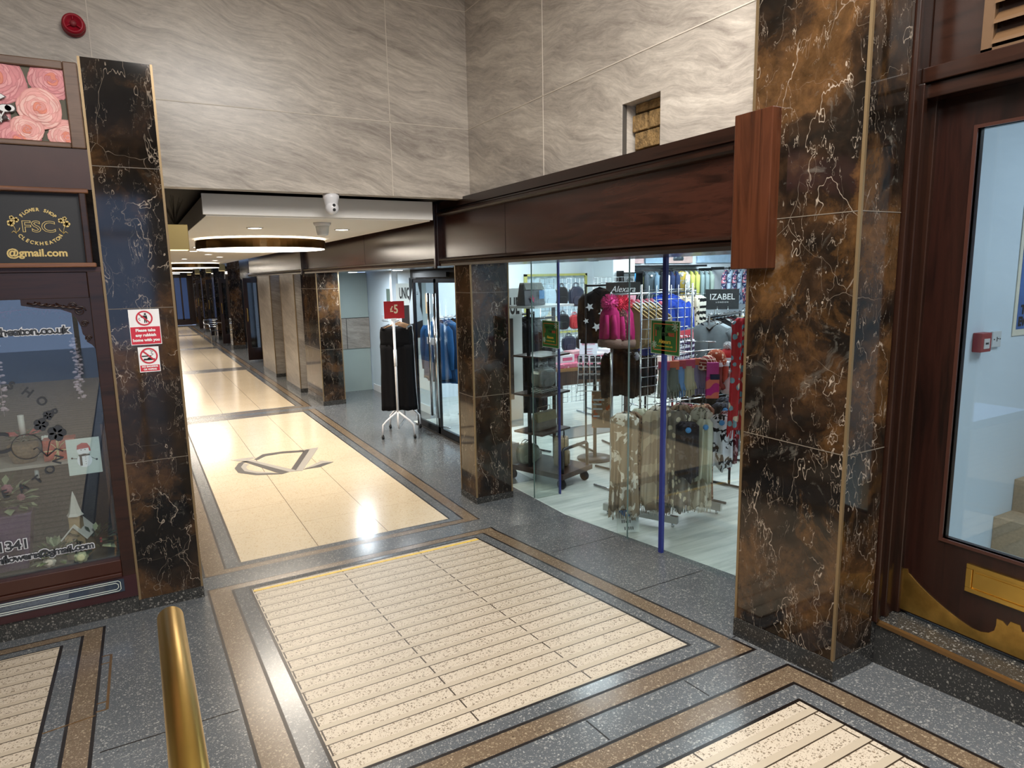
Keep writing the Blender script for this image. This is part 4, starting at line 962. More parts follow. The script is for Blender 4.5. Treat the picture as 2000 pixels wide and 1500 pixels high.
# holly
def bouquet(name, loc, label, cat, nl, R, mats, seed, berries=0, flowers=(), gl=GL):
    t = T(name, label, cat, loc); r_ = random.Random(seed); mb = MB(); ml = MB()
    for k in range(nl):
        a = r_.uniform(0, 6.28); el = r_.uniform(-.3, 1.2); L = r_.uniform(.05, .09)
        c = (R*.5*math.cos(a)*math.cos(el), R*.35*math.sin(a)*math.cos(el), R*.5*(.6+math.sin(el)))
        (mb if k % 3 else ml).cur = 0
        leaf(mb if k % 3 else ml, c, (math.cos(a), math.sin(a)*.6-.3, math.sin(el)), L, L*.32)
    mb.build('leaves', gl, t); ml.build('cream_edged_leaves', mat('cream edged leaf', '#8f9a78', .6), t)
    if berries:
        for k in range(berries): MB().ball((r_.uniform(-R, R)*.5, -R*.4+r_.uniform(-.01, .01), R*.5+r_.uniform(-R, R)*.4), .008, 8).build('berry', mat('holly red', '#8f2330', .4), t)
    for (fx, fz, fr, fm, nm) in flowers:
        mb = MB()
        for q in range(3):
            for k in range(7): mb.ball((fx+fr*(.6-q*.2)*math.cos(k*.9+q), -R*.45-q*.006, fz+fr*(.6-q*.2)*math.sin(k*.9+q)), fr*.4, 8, (1, .4, 1))
        mb.build(nm, fm, t)
    return t
bouquet('holly_sprig', (-.335, 4.76, .40), 'variegated holly sprig beside the church ornament', 'holly', 42, .16, None, 8, 6)
CRM = mat('cream petals', '#c8c0ae', .7); MAU = mat('mauve petals', '#8d5563', .7); PCH = mat('peach bauble', '#b08a66', .4)
bouquet('flower_arrangement', (-.76, 4.82, .72), 'winter flower arrangement with cream roses and holly, left of the church', 'flower arrangement', 70, .2, None, 9, 5, ((-.07, .1, .035, CRM, 'cream_rose'), (.03, .16, .03, MAU, 'mauve_flower'), (-.1, .03, .028, PCH, 'peach_bauble'), (.09, .1, .022, MAU, 'mauve_flower')))
PUR = mat('purple plum wrap', '#4f3358', .5, var=.2, vs=12)
tagm(MB().hexa([(-.95, 4.74, .376), (-.68, 4.74, .376), (-.68, 4.90, .376), (-.95, 4.90, .376)], [(-1.0, 4.72, .72), (-.63, 4.72, .72), (-.63, 4.92, .72), (-1.0, 4.92, .72)]), 'purple_planter', PUR, 'purple tapered planter under the winter flower arrangement', 'planter', bevel=.006)
bouquet('moss_and_roses', (-.54, 4.74, .376), 'cream roses and moss on the floor of the flower shop window', 'flower arrangement', 46, .13, None, 14, 0, ((-.03, .035, .035, CRM, 'cream_rose'), (.13, .03, .04, mat('pale yellow petals', '#c9c79b', .7), 'yellow_rose'), (-.04, .085, .03, PCH, 'peach_bauble')), gl=mat('mossy green', '#5d6b4c', .8, var=.3, vs=40))
# tinsel garland and hanging blossoms
r_ = random.Random(11); mb = MB()
for k in range(420):
    x = -1.6+1.3*r_.random(); z = 1.885+.02*math.sin(x*9)+r_.gauss(0, .016); y = 4.80+r_.gauss(0, .015)
    d = Vector((r_.uniform(-1, 1), r_.uniform(-1, 1), r_.uniform(-1, 1))).normalized()*.022
    mb.hexa([(x, y, z), (x+.002, y, z), (x+.002, y+.001, z), (x, y+.001, z)], [tuple(Vector(p)+d) for p in ((x, y, z), (x+.002, y, z), (x+.002, y+.001, z), (x, y+.001, z))])
mb.tube([(-1.65+1.36*i/20, 4.80, 1.89+.02*math.sin((-1.65+1.36*i/20)*9)) for i in range(21)], .004, 6)
tagm(mb, 'tinsel_garland', mat('red tinsel', '#7d1f30', .3, .5), 'dark red tinsel garland across the top of the flower shop window', 'garland')
for i, (x, z0, z1, lb) in enumerate([(-.315, 1.72, 1.35, 'pale pink blossom strand hanging beside the window frame'), (-.70, 1.9, 1.3, 'pale blossom strand hanging at the left of the window')]):
    mb = MB(); n = 15
    for k in range(n):
        z = z0+(z1-z0)*k/n
        for q in range(4): mb.ball((x+r_.uniform(-.022, .022), 4.78+r_.uniform(-.015, .015), z+r_.uniform(-.01, .01)), r_.uniform(.008, .016), 8, (1, .7, .6))
    mb.cyl((x, 4.78, z1), (x, 4.78, 1.99), .0015, 5)
    tagm(mb, 'blossom_strand', mat('pale pink blossom', '#b9a3a8', .7, var=.2, vs=60), lb, 'blossom strand')
MB_ = MB().cyl((-.60, 4.9, .88), (-.60, 4.9, .935), .012, 14); tagm(MB_, 'glass_ornament', mat('pale ornament', '#aab2b0', .3), 'small pale hanging ornament below the display shelf', 'ornament')

# ------------------------------------------------------------ safety signs on the pilaster
SR = mat('safety sign red', '#c0283c', .45); SW = mat('safety sign white', '#e6e6e6', .45); SB = mat('safety sign black', '#141416', .5)
def prohibition(mb_r, c, R, y):
    disc(mb_r, (c[0], y, c[2]), R, FY, 36, .0006, rin=R*.82)
    a = math.radians(-45); w = R*.085; dx, dz = math.cos(a)*R*.85, math.sin(a)*R*.85; nx, nz = -math.sin(a)*w, math.cos(a)*w
    poly(mb_r, [(c[0]-dx+nx, c[2]-dz+nz), (c[0]-dx-nx, c[2]-dz-nz), (c[0]+dx-nx, c[2]+dz-nz), (c[0]+dx+nx, c[2]+dz+nz)], (0, y-.0004, 0), FY, .0006)
t = T('rubbish_sign', 'red and white sign asking to take rubbish home, above the no smoking sign', 'sign', (.062, FY0-.006, 1.68)); y = -.002
MB().box(-.082, .082, -.001, .0015, 0, .213).build('sign_plate', SW, t)
MB().box(-.079, .079, -.0018, -.0008, .004, .108).build('red_field', SR, t)
mb = MB(); prohibition(mb, (0, 0, .16), .045, y-.0012); mb.build('prohibition_ring', SR, t)
mb = MB(); disc(mb, (.006, y, .184), .006, FY, 14, .0006); poly(mb, [(-.003, .176), (.015, .176), (.017, .155), (.013, .155), (.013, .132), (.008, .132), (.006, .152), (.003, .132), (-.002, .132), (-.001, .158), (-.018, .166), (-.018, .170)], (0, y, 0), FY, .0006)
for dx, dz in ((-.026, .160), (-.03, .154), (-.024, .149)): disc(mb, (dx, y, dz), .0025, FY, 8, .0006)
mb.build('litter_figure', SB, t)
mb = MB()
for k, s in enumerate(('Please take', 'any rubbish', 'home with you')): text(mb, s, .0235, (0, -.0028, .087-k*.0295), bold=.0011)
mb.build('lettering', SW, t)
t = T('no_smoking_sign', 'small no smoking or vaping sign below the rubbish sign', 'sign', (.066, FY0-.006, 1.513))
MB().box(-.056, .056, -.001, .0015, 0, .153).build('sign_plate', SW, t)
mb = MB(); prohibition(mb, (0, 0, .099), .048, y-.0012); mb.build('prohibition_ring', SR, t)
mb = MB(); mb.box(-.038, .012, y-.0006, y, .094, .101); mb.box(-.03, .03, y-.0006, y, .072, .082); disc(mb, (.0, y, .083), .009, FY, 12, .0006, r2=.006)
mb.tube([(.014, y, .10), (.024, y, .108), (.012, y, .115), (.022, y, .124), (.008, y, .13)], .0016, 5); mb.build('cigarette_and_vape', SB, t)
MB().box(-.052, .052, -.0018, -.0008, .005, .042).build('red_field', SR, t)
mb = MB(); text(mb, 'NO SMOKING', .0135, (0, -.0028, .033), bold=.0007); text(mb, 'OR VAPING', .0135, (0, -.0028, .016), bold=.0007); mb.build('lettering', SW, t)
# fire alarm sounder
t = T('fire_alarm_sounder', 'round red fire alarm sounder high on the tiled wall', 'fire alarm', (-.147, 5.3, 3.655))
AR = mat('alarm red', '#a3182c', .35)
MB().lathe([(.001, 0), (.066, 0), (.066, -.022), (.06, -.03), (.062, -.032), (.062, -.06), (.052, -.072), (.046, -.072), (.040, -.055), (.001, -.052)], (0, 0, 0), 32, 'y').build('body', AR, t)
MB().lathe([(.018, -.052), (.018, -.070), (.012, -.076), (.001, -.078)], (0, 0, 0), 20, 'y').build('centre_cap', mat('alarm centre', '#8a3038', .4), t)
mb = MB()
for k in range(3):
    a = PI/2+k*2.094; mb.tube([(.015*math.cos(a), -.066, .015*math.sin(a)), (.05*math.cos(a), -.068, .05*math.sin(a))], .004, 6)
mb.build('spoke', AR, t)
# ============================================================ SHOP SHELL
LAM = None
def planks():
    m, t, b = M0('pale grey wood plank floor'); N = NT(t); P, x, y, z = N.pos()
    row = N.m('FLOOR', N.m('DIVIDE', y, .19)); off = N.m('MULTIPLY', N.m('FRACT', N.m('MULTIPLY', row, .377)), 1.2)
    fy = N.m('FRACT', N.m('DIVIDE', y, .19)); fx = N.m('FRACT', N.m('DIVIDE', N.m('ADD', x, off), 1.2))
    j = N.m('MAXIMUM', N.m('LESS_THAN', fy, .012), N.m('LESS_THAN', fx, .002))
    f, _ = N.noise(N.vec(N.m('ADD', N.m('MULTIPLY', x, 1.3), N.m('MULTIPLY', row, 7.3)), N.m('MULTIPLY', y, 12), 0), 1.2, 6, .6, .5)
    c = N.ramp(f, [(.3, '#a6aca6'), (.5, '#c0c4bd'), (.7, '#d2d4cc')]); c = N.mix(N.m('MULTIPLY', j, .5), c, '#7d827e')
    N.l(c, b.inputs['Base Color']); b.inputs['Roughness'].default_value = .3; return m
LAM = planks()
struct(MB().box(3.1, 12.1, 2.2, 5.62, -.06, 0).box(3.4, 12.1, 5.62, 9.0, -.06, 0).box(3.85, 12.1, 9.0, 10.6, -.06, 0).build('floor', LAM), 'pale grey plank floor of the clothes shop', 'floor')
wallbox('wall_shop_back', 3.7, 12.1, 10.5, 10.6, 0, 2.75, SHOPW, 'cool white back wall of the clothes shop')
wallbox('wall_shop_right', 12.0, 12.1, 2.2, 10.5, 0, 2.75, SHOPW, 'cool white right wall of the clothes shop')
wallbox('wall_shop_front', 3.13, 8.0, 2.2, 2.27, 0, 2.75, SHOPW, 'shop wall beside the stairwell')
wallbox('wall_shop_front', 8.0, 12.0, 2.15, 2.27, 0, 2.75, SHOPW, 'shop wall to the far right')
wallbox('wall_shop_left', 3.80, 3.95, 9.3, 12.2, 0, 2.75, mat('bluish white partition', '#d3e3ee', .35), 'bluish white partition beside the entrance doors')
wallbox('ceiling', 3.12, 12.1, 2.2, 12.2, 2.75, 2.85, WHITE, 'white ceiling of the clothes shop', 'ceiling')
wallbox('ceiling', 2.9, 3.4, 5.6, 12.2, 2.2, 2.9, DARK, 'closed bulkhead over the entrance lobby', 'bulkhead')
EMC = mat('lit cool ceiling panel', '#ffffff', .5, emit='#eef6ff', es=6)
for i, (x, y) in enumerate(SHOP_LIGHTS):
    t = T('ceiling_panel', 'square lit ceiling panel in the clothes shop', 'ceiling light', (x, y, 2.70), 0, 'lit panels in the shop ceiling')
    MB().box(-.56, .56, -.29, .29, .02, .05).build('frame', WHITEM, t); MB().box(-.54, .54, -.27, .27, .012, .02).build('diffuser', EMC, t)
skb = MB().box(3.79, 3.80, 9.3, 12.0, 0, .12); struct(skb.build('baseboard_left', WHITE), 'white skirting board below the bluish partition', 'skirting')
# shop window glazing: bottom follows the ramp edge
GP = [(3.10, 5.62, 5.14, 'frameless glass pane beside the square marble pillar'), (3.10, 5.14, 3.79, 'wide frameless glass pane in the middle of the shop window'), (3.10, 3.79, 3.42, 'narrow frameless glass pane between the steel and blue edges'), (3.10, 3.42, 2.27, 'frameless glass pane beside the tall marble pillar')]
EDGE = mat('green-grey glass edge', '#7d918c', .1, .3); BLUEE = mat('blue protective film edge', '#202a74', .45)
for x, ya, yb, lb in GP:
    t = T('shopfront_glazing', lb, 'shop window', (x, (ya+yb)/2, 0)); m_ = MB(); ya2 = ya-.003; yb2 = yb+.003
    z0a, z0b = max(0, rz_(ya)-.02)-.02, max(0, rz_(yb)-.02)-.02
    m_.hexa([(x, ya2, z0a), (x+.01, ya2, z0a), (x+.01, yb2, z0b), (x, yb2, z0b)], [(x, ya2, 2.15), (x+.01, ya2, 2.15), (x+.01, yb2, 2.15), (x, yb2, 2.15)]); m_.build('pane', GLASS, t, world=True)
    m_ = MB(); m_.box(x-.001, x+.011, yb2, yb2+.004, z0b, 2.15); 
    if yb > 2.4: m_.build('polished_edge', EDGE if abs(yb-3.42) > .01 else BLUEE, t, world=True)
m_ = MB(); m_.box(3.092, 3.116, 3.405, 3.437, rz_(3.42)-.03, 2.15); tag(m_.build('edge_strip', BLUEE), 'dark blue protective strip running down the glass behind the larger green poster', 'edge strip')
t = T('glass_fin', 'glass fin with a dark blue edge behind the smaller green poster', 'glass fin', (3.25, 5.12, 0))
MB().box(3.115, 3.365, 5.115, 5.127, 0, 2.75).build('pane', GLASS, t, world=True); MB().box(3.365, 3.378, 5.108, 5.134, 0, 2.75).build('blue_edge', BLUEE, t, world=True)
struct(MB().hexa([(3.095, 2.27, .10), (3.14, 2.27, .10), (3.14, 5.6, -.05), (3.095, 5.6, -.05)], [(3.095, 2.27, .165), (3.14, 2.27, .165), (3.14, 4.6, .001), (3.095, 4.6, .001)]).build('trim_5', mat('pale floor edge', '#aeb3ab', .4)), 'pale sloping floor edge along the foot of the shop glass', 'floor edge')

# ------------------------------------------------------------ entrance lobby and doors
for k, (x, y) in enumerate([(3.1, 10.6), (3.12, 8.6)]):  # added cool fill lamps that brighten the partition and lobby
    t = T('lobby_fill_light', ['added round cool fill light over the farther end of the lobby', 'added round cool fill light over the entrance doors'][k], 'downlight', (x, y, 2.149)); MB().lathe([(.001, -.004), (.06, -.004), (.07, .001), (.001, .001)], (0, 0, 0), 20).build('lit_disc', EMC, t)
    area('lobby_fill_lamp', (0, 0, -.01), .12, [26, 10][k], COOL, parent=t)

t = T('glass_entrance_doors', 'chrome framed glass entrance doors of the clothes shop standing behind the trouser rail', 'doors', (3.40, 8.0, 0))
def yframe(mb, x, y0, y1, z0, z1, w=.03, d=.035):
    mb.box(x-d/2, x+d/2, y0, y0+w, z0, z1); mb.box(x-d/2, x+d/2, y1-w, y1, z0, z1); mb.box(x-d/2, x+d/2, y0, y1, z0, z0+.09); mb.box(x-d/2, x+d/2, y0, y1, z1-.05, z1)
mb = MB(); mb.box(3.37, 3.43, 7.2, 8.8, 2.03, 2.16); mb.box(3.33, 3.37, 7.5, 8.6, 2.05, 2.11); mb.build('header_and_closer', DARK, t, world=True)
for k, (a, b_) in enumerate([(7.22, 7.98), (8.0, 8.76)]):
    d_ = MB(); yframe(d_, 3.40, a, b_, .01, 2.03); f_ = d_.build('door_frame', mat('dark steel frame', '#3a3a3e', .25, .9), t, world=True)
    MB().box(3.396, 3.404, a+.03, b_-.03, .1, 1.98).build('pane', GLASSD, t, world=True)
    y = b_-.09 if k == 0 else a+.09
    MB().tube([(3.33, y, .25), (3.33, y, 1.85)], .019, 12).build('pull_bar', CHROME, t, world=True)
mb = MB(); mb.box(3.36, 3.44, 7.2, 8.8, -.01, .012); mb.build('threshold', mat('worn threshold', '#4b4741', .4, .5), t, world=True)
t = T('lobby_glass_screen', 'clear glass side screen between the square pillar and the entrance doors', 'glass screen', (3.25, 6.4, 0))
mb = MB(); mb.hexa([(3.11, 5.64, 0), (3.12, 5.64, 0), (3.41, 7.19, 0), (3.40, 7.19, 0)], [(3.11, 5.64, 2.16), (3.12, 5.64, 2.16), (3.41, 7.19, 2.16), (3.40, 7.19, 2.16)]); mb.build('pane', GLASSD, t, world=True)
t = T('lobby_glass_screen', 'clear glass side screen between the bluish partition and the entrance doors', 'glass screen', (3.55, 9.3, 0))
mb = MB(); mb.hexa([(3.40, 8.81, 0), (3.41, 8.81, 0), (3.79, 9.9, 0), (3.78, 9.9, 0)], [(3.40, 8.81, 2.16), (3.41, 8.81, 2.16), (3.79, 9.9, 2.16), (3.78, 9.9, 2.16)]); mb.build('pane', GLASSD, t, world=True)
MB().box(3.395, 3.415, 8.78, 8.81, 0, 2.16).build('edge_post', mat('dark steel frame', '#3a3a3e', .25, .9), t, world=True)
PST = mat('poster white', '#dfe5e2', .5)
def vposter(name, label, cx, cy, w, z0, z1, letters, lz, lw, dark=None, word_s=.2, rz=0):
    t = T(name, label, 'poster', (cx, cy, z0), rz)
    MB().box(-w/2, w/2, 0, .004, 0, z1-z0).build('sheet', PST, t)
    mb = MB(); text(mb, letters, word_s, (0, -.001, lz-z0), sx=lw, bold=.006); mb.build('lettering', DARK, t)
    if dark: MB().box(*dark).build('dark_picture', mat('dark brown print', '#2c2320', .6), t)
    return t
vposter('tall_poster', 'tall white poster with black capitals half hidden behind the square pillar', 3.36, 6.12, .42, .45, 1.92, 'UNIQUE', 1.73, .40, (-.19, .10, -.004, -.001, .3, 1.16), .24)
vposter('tall_poster', 'white poster with the black word UNIQUE behind the red price sign', 3.55, 9.42, .34, .9, 1.97, 'UNIQUE', 1.82, .30, (-.13, .02, -.004, -.001, .1, .75), .22)
t = T('portrait_poster', 'black and white portrait print on the glass right of the UNIQUE poster', 'poster', (3.50, 8.98, 1.2), .3)
MB().box(-.10, .12, 0, .004, 0, .85).build('sheet', mat('pale print', '#c6cdd2', .5), t)
mb = MB(); y = -.001
poly(mb, [(-.1, .85), (-.02, .85), (-.05, .7), (-.085, .55), (-.1, .5)], (0, y, 0), FY); poly(mb, [(.05, .85), (.12, .85), (.12, .3), (.08, .45), (.09, .62), (.06, .74)], (0, y, 0), FY)
disc(mb, (-.03, y, .62), .014, FY, 14, .001, r2=.006); disc(mb, (.04, y, .62), .014, FY, 14, .001, r2=.006); poly(mb, [(-.015, .48), (.03, .48), (.01, .465)], (0, y, 0), FY); poly(mb, [(-.1, .2), (.12, .25), (.12, 0), (-.1, 0)], (0, y, 0), FY)
poly(mb, [(-.045, .645), (-.015, .652), (-.015, .646), (-.045, .64)], (0, y, 0), FY); poly(mb, [(.025, .652), (.055, .645), (.055, .64), (.025, .646)], (0, y, 0), FY); mb.build('portrait_print', DARK, t)
m_ = MB().box(3.372, 3.378, 8.16, 8.29, 1.58, 1.84); tag(m_.build('door_notice', mat('kraft notice', '#b7a27f', .6)), 'kraft brown notice hanging on the glass entrance door', 'notice')
m_ = MB().box(3.374, 3.378, 8.02, 8.30, 1.18, 1.27); tag(m_.build('push_label', mat('frosted label', '#aab4bc', .4)), 'frosted label strip at waist height on the entrance door', 'label')
t = T('light_switch', 'white double switch plate on the bluish partition', 'switch', (3.80, 11.2, 1.37)); MB().box(-.012, 0, -.16, .16, -.05, .05).build('plate', mat('switch plate', '#c6d2da', .3), t, bevel=.003)
mb = MB(); mb.box(-.016, -.012, -.1, -.02, -.02, .02); mb.box(-.016, -.012, .02, .1, -.02, .02); mb.build('rocker', WHITEM, t)
m_ = MB().box(3.793, 3.799, 10.88, 11.06, 1.6, 1.87); tag(m_.build('wall_notice', mat('grey green notice', '#5f6f66', .5)), 'small grey green notice on the bluish partition', 'notice')

# ============================================================ CLOTHES
def fabric(name, col, rough=.85, pattern=None, c2='#ffffff', sc=20, c3=None):
    if name in _mats: return _mats[name]
    m, t, b = M0(name); N = NT(t); P, x, y, z = N.pos(True); b.inputs['Roughness'].default_value = rough; b.inputs['Specular IOR Level'].default_value = .15
    f, _ = N.noise(P, 6, 4); base = N.mix(N.m('MULTIPLY', f, .35), col, tuple(v*.55 for v in lin(col)[:3]))
    if pattern == 'spots':
        v = N.vor(P, sc); k = N.m('LESS_THAN', v.outputs['Distance'], .33); base = N.mix(k, base, c2)
        if c3: v = N.vor(P, sc*.53); k = N.m('LESS_THAN', v.outputs['Distance'], .22); base = N.mix(k, base, c3)
    elif pattern == 'stripes':
        f2, _ = N.noise(P, 4, 3); w = N.m('SINE', N.m('ADD', N.m('MULTIPLY', z, sc), N.m('MULTIPLY', f2, 14))); base = N.mix(N.m('GREATER_THAN', w, .1), base, c2)
    elif pattern == 'patches':
        f2, _ = N.noise(P, sc, 3, .55, .5); base = N.mix(N.m('GREATER_THAN', f2, .54), base, c2)
        if c3: f3, _ = N.noise(P, sc*1.7, 3, .5, .6); base = N.mix(N.m('GREATER_THAN', f3, .6), base, c3)
    elif pattern == 'check':
        k = N.m('MAXIMUM', N.m('LESS_THAN', N.m('FRACT', N.m('MULTIPLY', x, sc)), .2), N.m('LESS_THAN', N.m('FRACT', N.m('MULTIPLY', z, sc)), .2)); base = N.mix(k, base, c2)
    elif pattern == 'zigzag':
        tri = N.m('ABSOLUTE', N.m('SUBTRACT', N.m('FRACT', N.m('MULTIPLY', x, sc)), .5)); k = N.m('GREATER_THAN', N.m('FRACT', N.m('ADD', N.m('MULTIPLY', z, sc*2), tri)), .5); base = N.mix(k, base, c2)
    g, _ = N.noise(P, 90, 2); N.l(N.bump(g, .25, .003), b.inputs['Normal'])
    N.l(base, b.inputs['Base Color']); _mats[name] = m; return m
def cloth(mb, prof, cx=0, cy=0, nf=7, amp=.12, seed=0, n=40, hem=.006):
    """prof: list of (z, halfwidth, halfdepth); closed tube with folds growing to the hem"""
    r_ = random.Random(seed); p1, p2, p3 = r_.uniform(0, 6), r_.uniform(0, 6), r_.uniform(0, 6); z0, z1 = prof[0][0], prof[-1][0]
    # resample
    pr = []
    for i in range(len(prof)-1):
        m = max(1, int(abs(prof[i+1][0]-prof[i][0])/.06))
        for k in range(m):
            q = k/m; pr.append(tuple(prof[i][j]*(1-q)+prof[i+1][j]*q for j in range(3)))
    pr.append(prof[-1]); vs = []; fs = []
    for i, (z, a, b) in enumerate(pr):
        t_ = (z-z0)/(z1-z0+1e-9); A = amp*(.25+.75*t_)
        for k in range(n):
            th = 2*PI*k/n; rip = 1+A*math.sin(nf*th+p1+t_*1.3)+A*.5*math.sin((nf+4)*th+p2-t_)
            zz = z+hem*t_*t_*(math.sin(2*th+p3)+.6*math.sin(5*th+p1))
            vs.append((cx+a*math.cos(th)*(1+.02*math.sin(t_*9+p3)), cy+b*math.sin(th)*rip+(rip-1)*b*.6*math.cos(th*2), zz))
    for i in range(len(pr)-1):
        for k in range(n): fs.append((i*n+k, i*n+(k+1) % n, (i+1)*n+(k+1) % n, (i+1)*n+k))
    mb.add(vs, fs, True); o = len(mb.v)-len(vs)
    mb.f.append([o+k for k in range(n)]); mb.mi.append(mb.cur); mb.sm.append(False)
    mb.f.append([o+(len(pr)-1)*n+k for k in range(n)]); mb.mi.append(mb.cur); mb.sm.append(False)
    return mb
def hanger(mb, w=.4, hook=.05):
    mb.tube([(0, 0, -.005), (0, 0, hook*.6), (.014, 0, hook), (0, 0, hook+.016), (-.016, 0, hook+.004)], .0025, 6)
    mb.tube([(-w/2, 0, -.075), (-w*.25, 0, -.03), (0, 0, -.004), (w*.25, 0, -.03), (w/2, 0, -.075)], .006, 6); return mb
HG = mat('black hanger', '#141416', .3); HGW = mat('clear hanger', '#c8cdd0', .2); HGWD = mat('wooden hanger bar', '#9b7348', .5)
def garment(name, label, cat, loc, rz, kind, m, w=.42, L=.65, d=.05, seed=1, group=None, hm=None, nf=7, sleeve=.5, tagc=None, trim=None):
    t = T(name, label, cat, loc, rz, group); mb = MB()
    hanger(MB(), w*.9).build('hanger', hm or HG, t)
    if kind in ('top', 'coat', 'jacket'):
        fl_ = 1.0 if kind == 'top' else 1.12
        cloth(mb, [(0, .05, d*.5), (-.03, .11*w/.4, d*.7), (-.075, w*.47, d*.8), (-.13, w*.48, d), (-.30, w*.44, d*1.1), (-L, w*.5*fl_, d*1.25)], nf=nf, amp=.34, seed=seed, hem=.01)
        mb.build('body', m, t)
        for s in (-1, 1):
            mb = MB(); sl = sleeve
            mb.tube([(s*w*.40, 0, -.075), (s*w*.50, .01, -.13), (s*w*.55, .012, -.13-sl*.45), (s*w*.53, .02, -.13-sl)], [.045, .05, .045, .036], 12); mb.build('sleeve', m, t)
        if kind != 'top' or trim:
            mb = MB().tube([(-.07, -d*.3, -.012), (0, -d*.75, -.07), (.07, -d*.3, -.012), (0, d*.5, .012)], .014, 8, closed=True); mb.build('collar', trim or m, t)
    elif kind == 'trousers':
        cloth(mb, [(-.05, w*.46, d*.6), (-.10, w*.47, d*.8), (-.28, w*.49, d*.95)], nf=5, amp=.08, seed=seed); mb.build('waist', m, t)
        for s in (-1, 1):
            mb = MB(); cloth(mb, [(-.26, w*.245, d*.8), (-.6, w*.25, d*.8), (-L, w*.30, d*.95)], cx=s*w*.245, nf=4, amp=.22, seed=seed+s); mb.build('leg', m, t)
        mb = MB(); mb.box(-w*.42, -w*.42+.02, -d*.6-.01, -d*.3, -.065, -.03); mb.box(w*.42-.02, w*.42, -d*.6-.01, -d*.3, -.065, -.03); mb.build('clip', CHROME, t)
    elif kind == 'scarf':
        cloth(mb, [(-.01, w*.28, d*.6), (-.05, w*.5, d), (-L*.4, w*.46, d*.8), (-L, w*.56, d*.8)], nf=9, amp=.75, seed=seed, n=60, hem=.035); mb.build('drape', m, t)
        mb = MB(); r_ = random.Random(seed)
        for k in range(16):
            x = -w*.48+w*.96*k/15; mb.tube([(x, r_.uniform(-d, d)*.6, -L+.01), (x+r_.uniform(-.008, .008), r_.uniform(-d, d)*.6, -L-.05-r_.uniform(0, .02))], .003, 4)
        mb.build('fringe', m, t)
    elif kind == 'plain':
        cloth(mb, [(-.01, w*.3, d*.6), (-.04, w*.48, d), (-L*.5, w*.5, d), (-L, w*.5, d*1.1)], nf=8, amp=.5, seed=seed, n=54, hem=.02); mb.build('drape', m, t)
    if tagc:
        mb = MB(); mb.lathe([(.001, -.001), (.022, -.001), (.022, .001), (.001, .001)], (0, -d*1.2-.006, -.06), 16, 'y'); mb.build('swing_tag', tagc, t)
    return t
F = fabric
BLK = F('black cloth', '#0d0d10'); BLK2 = F('charcoal cloth', '#1c1e24'); NAVY = F('navy cloth', '#1b2745'); WHT = F('white cloth', '#d5d7da'); GRY = F('grey marl', '#5e6468')
JEAN = F('blue denim', '#2f5d90'); JEAN2 = F('light denim', '#5d8dbb'); JEAN3 = F('dark denim', '#223a5a')
BT = mat('blue swing tag', '#3d86c2', .5); PT = mat('pink swing tag', '#c05468', .5); WT = mat('white swing tag', '#dcdcdc', .5)
ordn = ['first', 'second', 'third', 'fourth', 'fifth', 'sixth', 'seventh', 'eighth', 'ninth', 'tenth', 'eleventh', 'twelfth', 'thirteenth', 'fourteenth', 'fifteenth', 'sixteenth']

# ------------------------------------------------------------ white rail of black trousers outside the shop
P0, P1 = Vector((2.84, 8.055, 0)), Vector((3.13, 8.60, 0)); dr = (P1-P0).normalized(); nr = Vector((dr.y, -dr.x, 0))
t = T('garment_rail', 'white wheeled garment rail standing outside the shop entrance', 'garment rail', tuple(P0))
for k, (P, sg) in enumerate(((P0, -1), (P1, 1))):
    mb = MB(); mb.tube([P+Vector((0, 0, .36)), P+Vector((0, 0, 1.52))], .016, 12); mb.cyl(P+Vector((0, 0, .95)), P+Vector((0, 0, 1.16)), .021, 12)
    mb.build('upright', WHITEM, t, world=True)
    for s in (-1, 1):
        MB().tube([P+Vector((0, 0, .37)), P+nr*s*.15+Vector((0, 0, .24)), P+nr*s*.195+Vector((0, 0, .19)), P+nr*s*.205+Vector((0, 0, .055))], .013, 10).build('leg', WHITEM, t, world=True)
        q = P+nr*s*.205; mb = MB(); mb.lathe([(.001, -.012), (.026, -.012), (.026, .012), (.001, .012)], tuple(q+Vector((0, 0, .028))), 16, 'x'); mb.box(q.x-.006, q.x+.006, q.y-.02, q.y+.02, .03, .062); mb.build('castor', mat('black castor', '#131314', .3), t, world=True)
MB().tube([P0+Vector((0, 0, 1.51)), P1+Vector((0, 0, 1.51))], .014, 10).build('top_bar', WHITEM, t, world=True)
MB().tube([P0+Vector((0, 0, .37)), P0+Vector((0, 0, .2)), P0+dr*.05+Vector((0, 0, .14)), P1-dr*.05+Vector((0, 0, .14)), P1+Vector((0, 0, .2)), P1+Vector((0, 0, .37))], .014, 10).build('bottom_bar', WHITEM, t, world=True)
ang = math.atan2(nr.y, nr.x)
base = None
for k in range(8):
    p = P0+dr*(.06+.07*k)+Vector((0, 0, 1.475)); m = BLK if k != 6 else WHT
    lb = 'black wide leg trousers on the white rail, %s from the price sign' % ordn[k] if k != 6 else 'white striped trousers among the black ones on the white rail'
    garment('wide_trousers', lb, 'trousers', tuple(p), ang, 'trousers', m, .40-.004*k, 1.10+.012*k, .035, seed=k*3+1, group='trousers on the white rail', hm=HGWD)
t = T('price_sign', 'red £5 price sign on top of the white rail', 'price sign', tuple(P0+Vector((0, -.01, 1.55))), -.25)
MB().box(-.115, .135, -.003, .003, .0, .215).build('card', mat('sign red', '#b3141c', .4), t)
mb = MB(); text(mb, '£', .095, (-.022, -.004, .115), bold=.0025, sx=.8); text(mb, '5', .15, (.032, -.004, .112), bold=.0035, sx=.75); mb.build('lettering', mat('cream lettering', '#e6d9b8', .5), t)
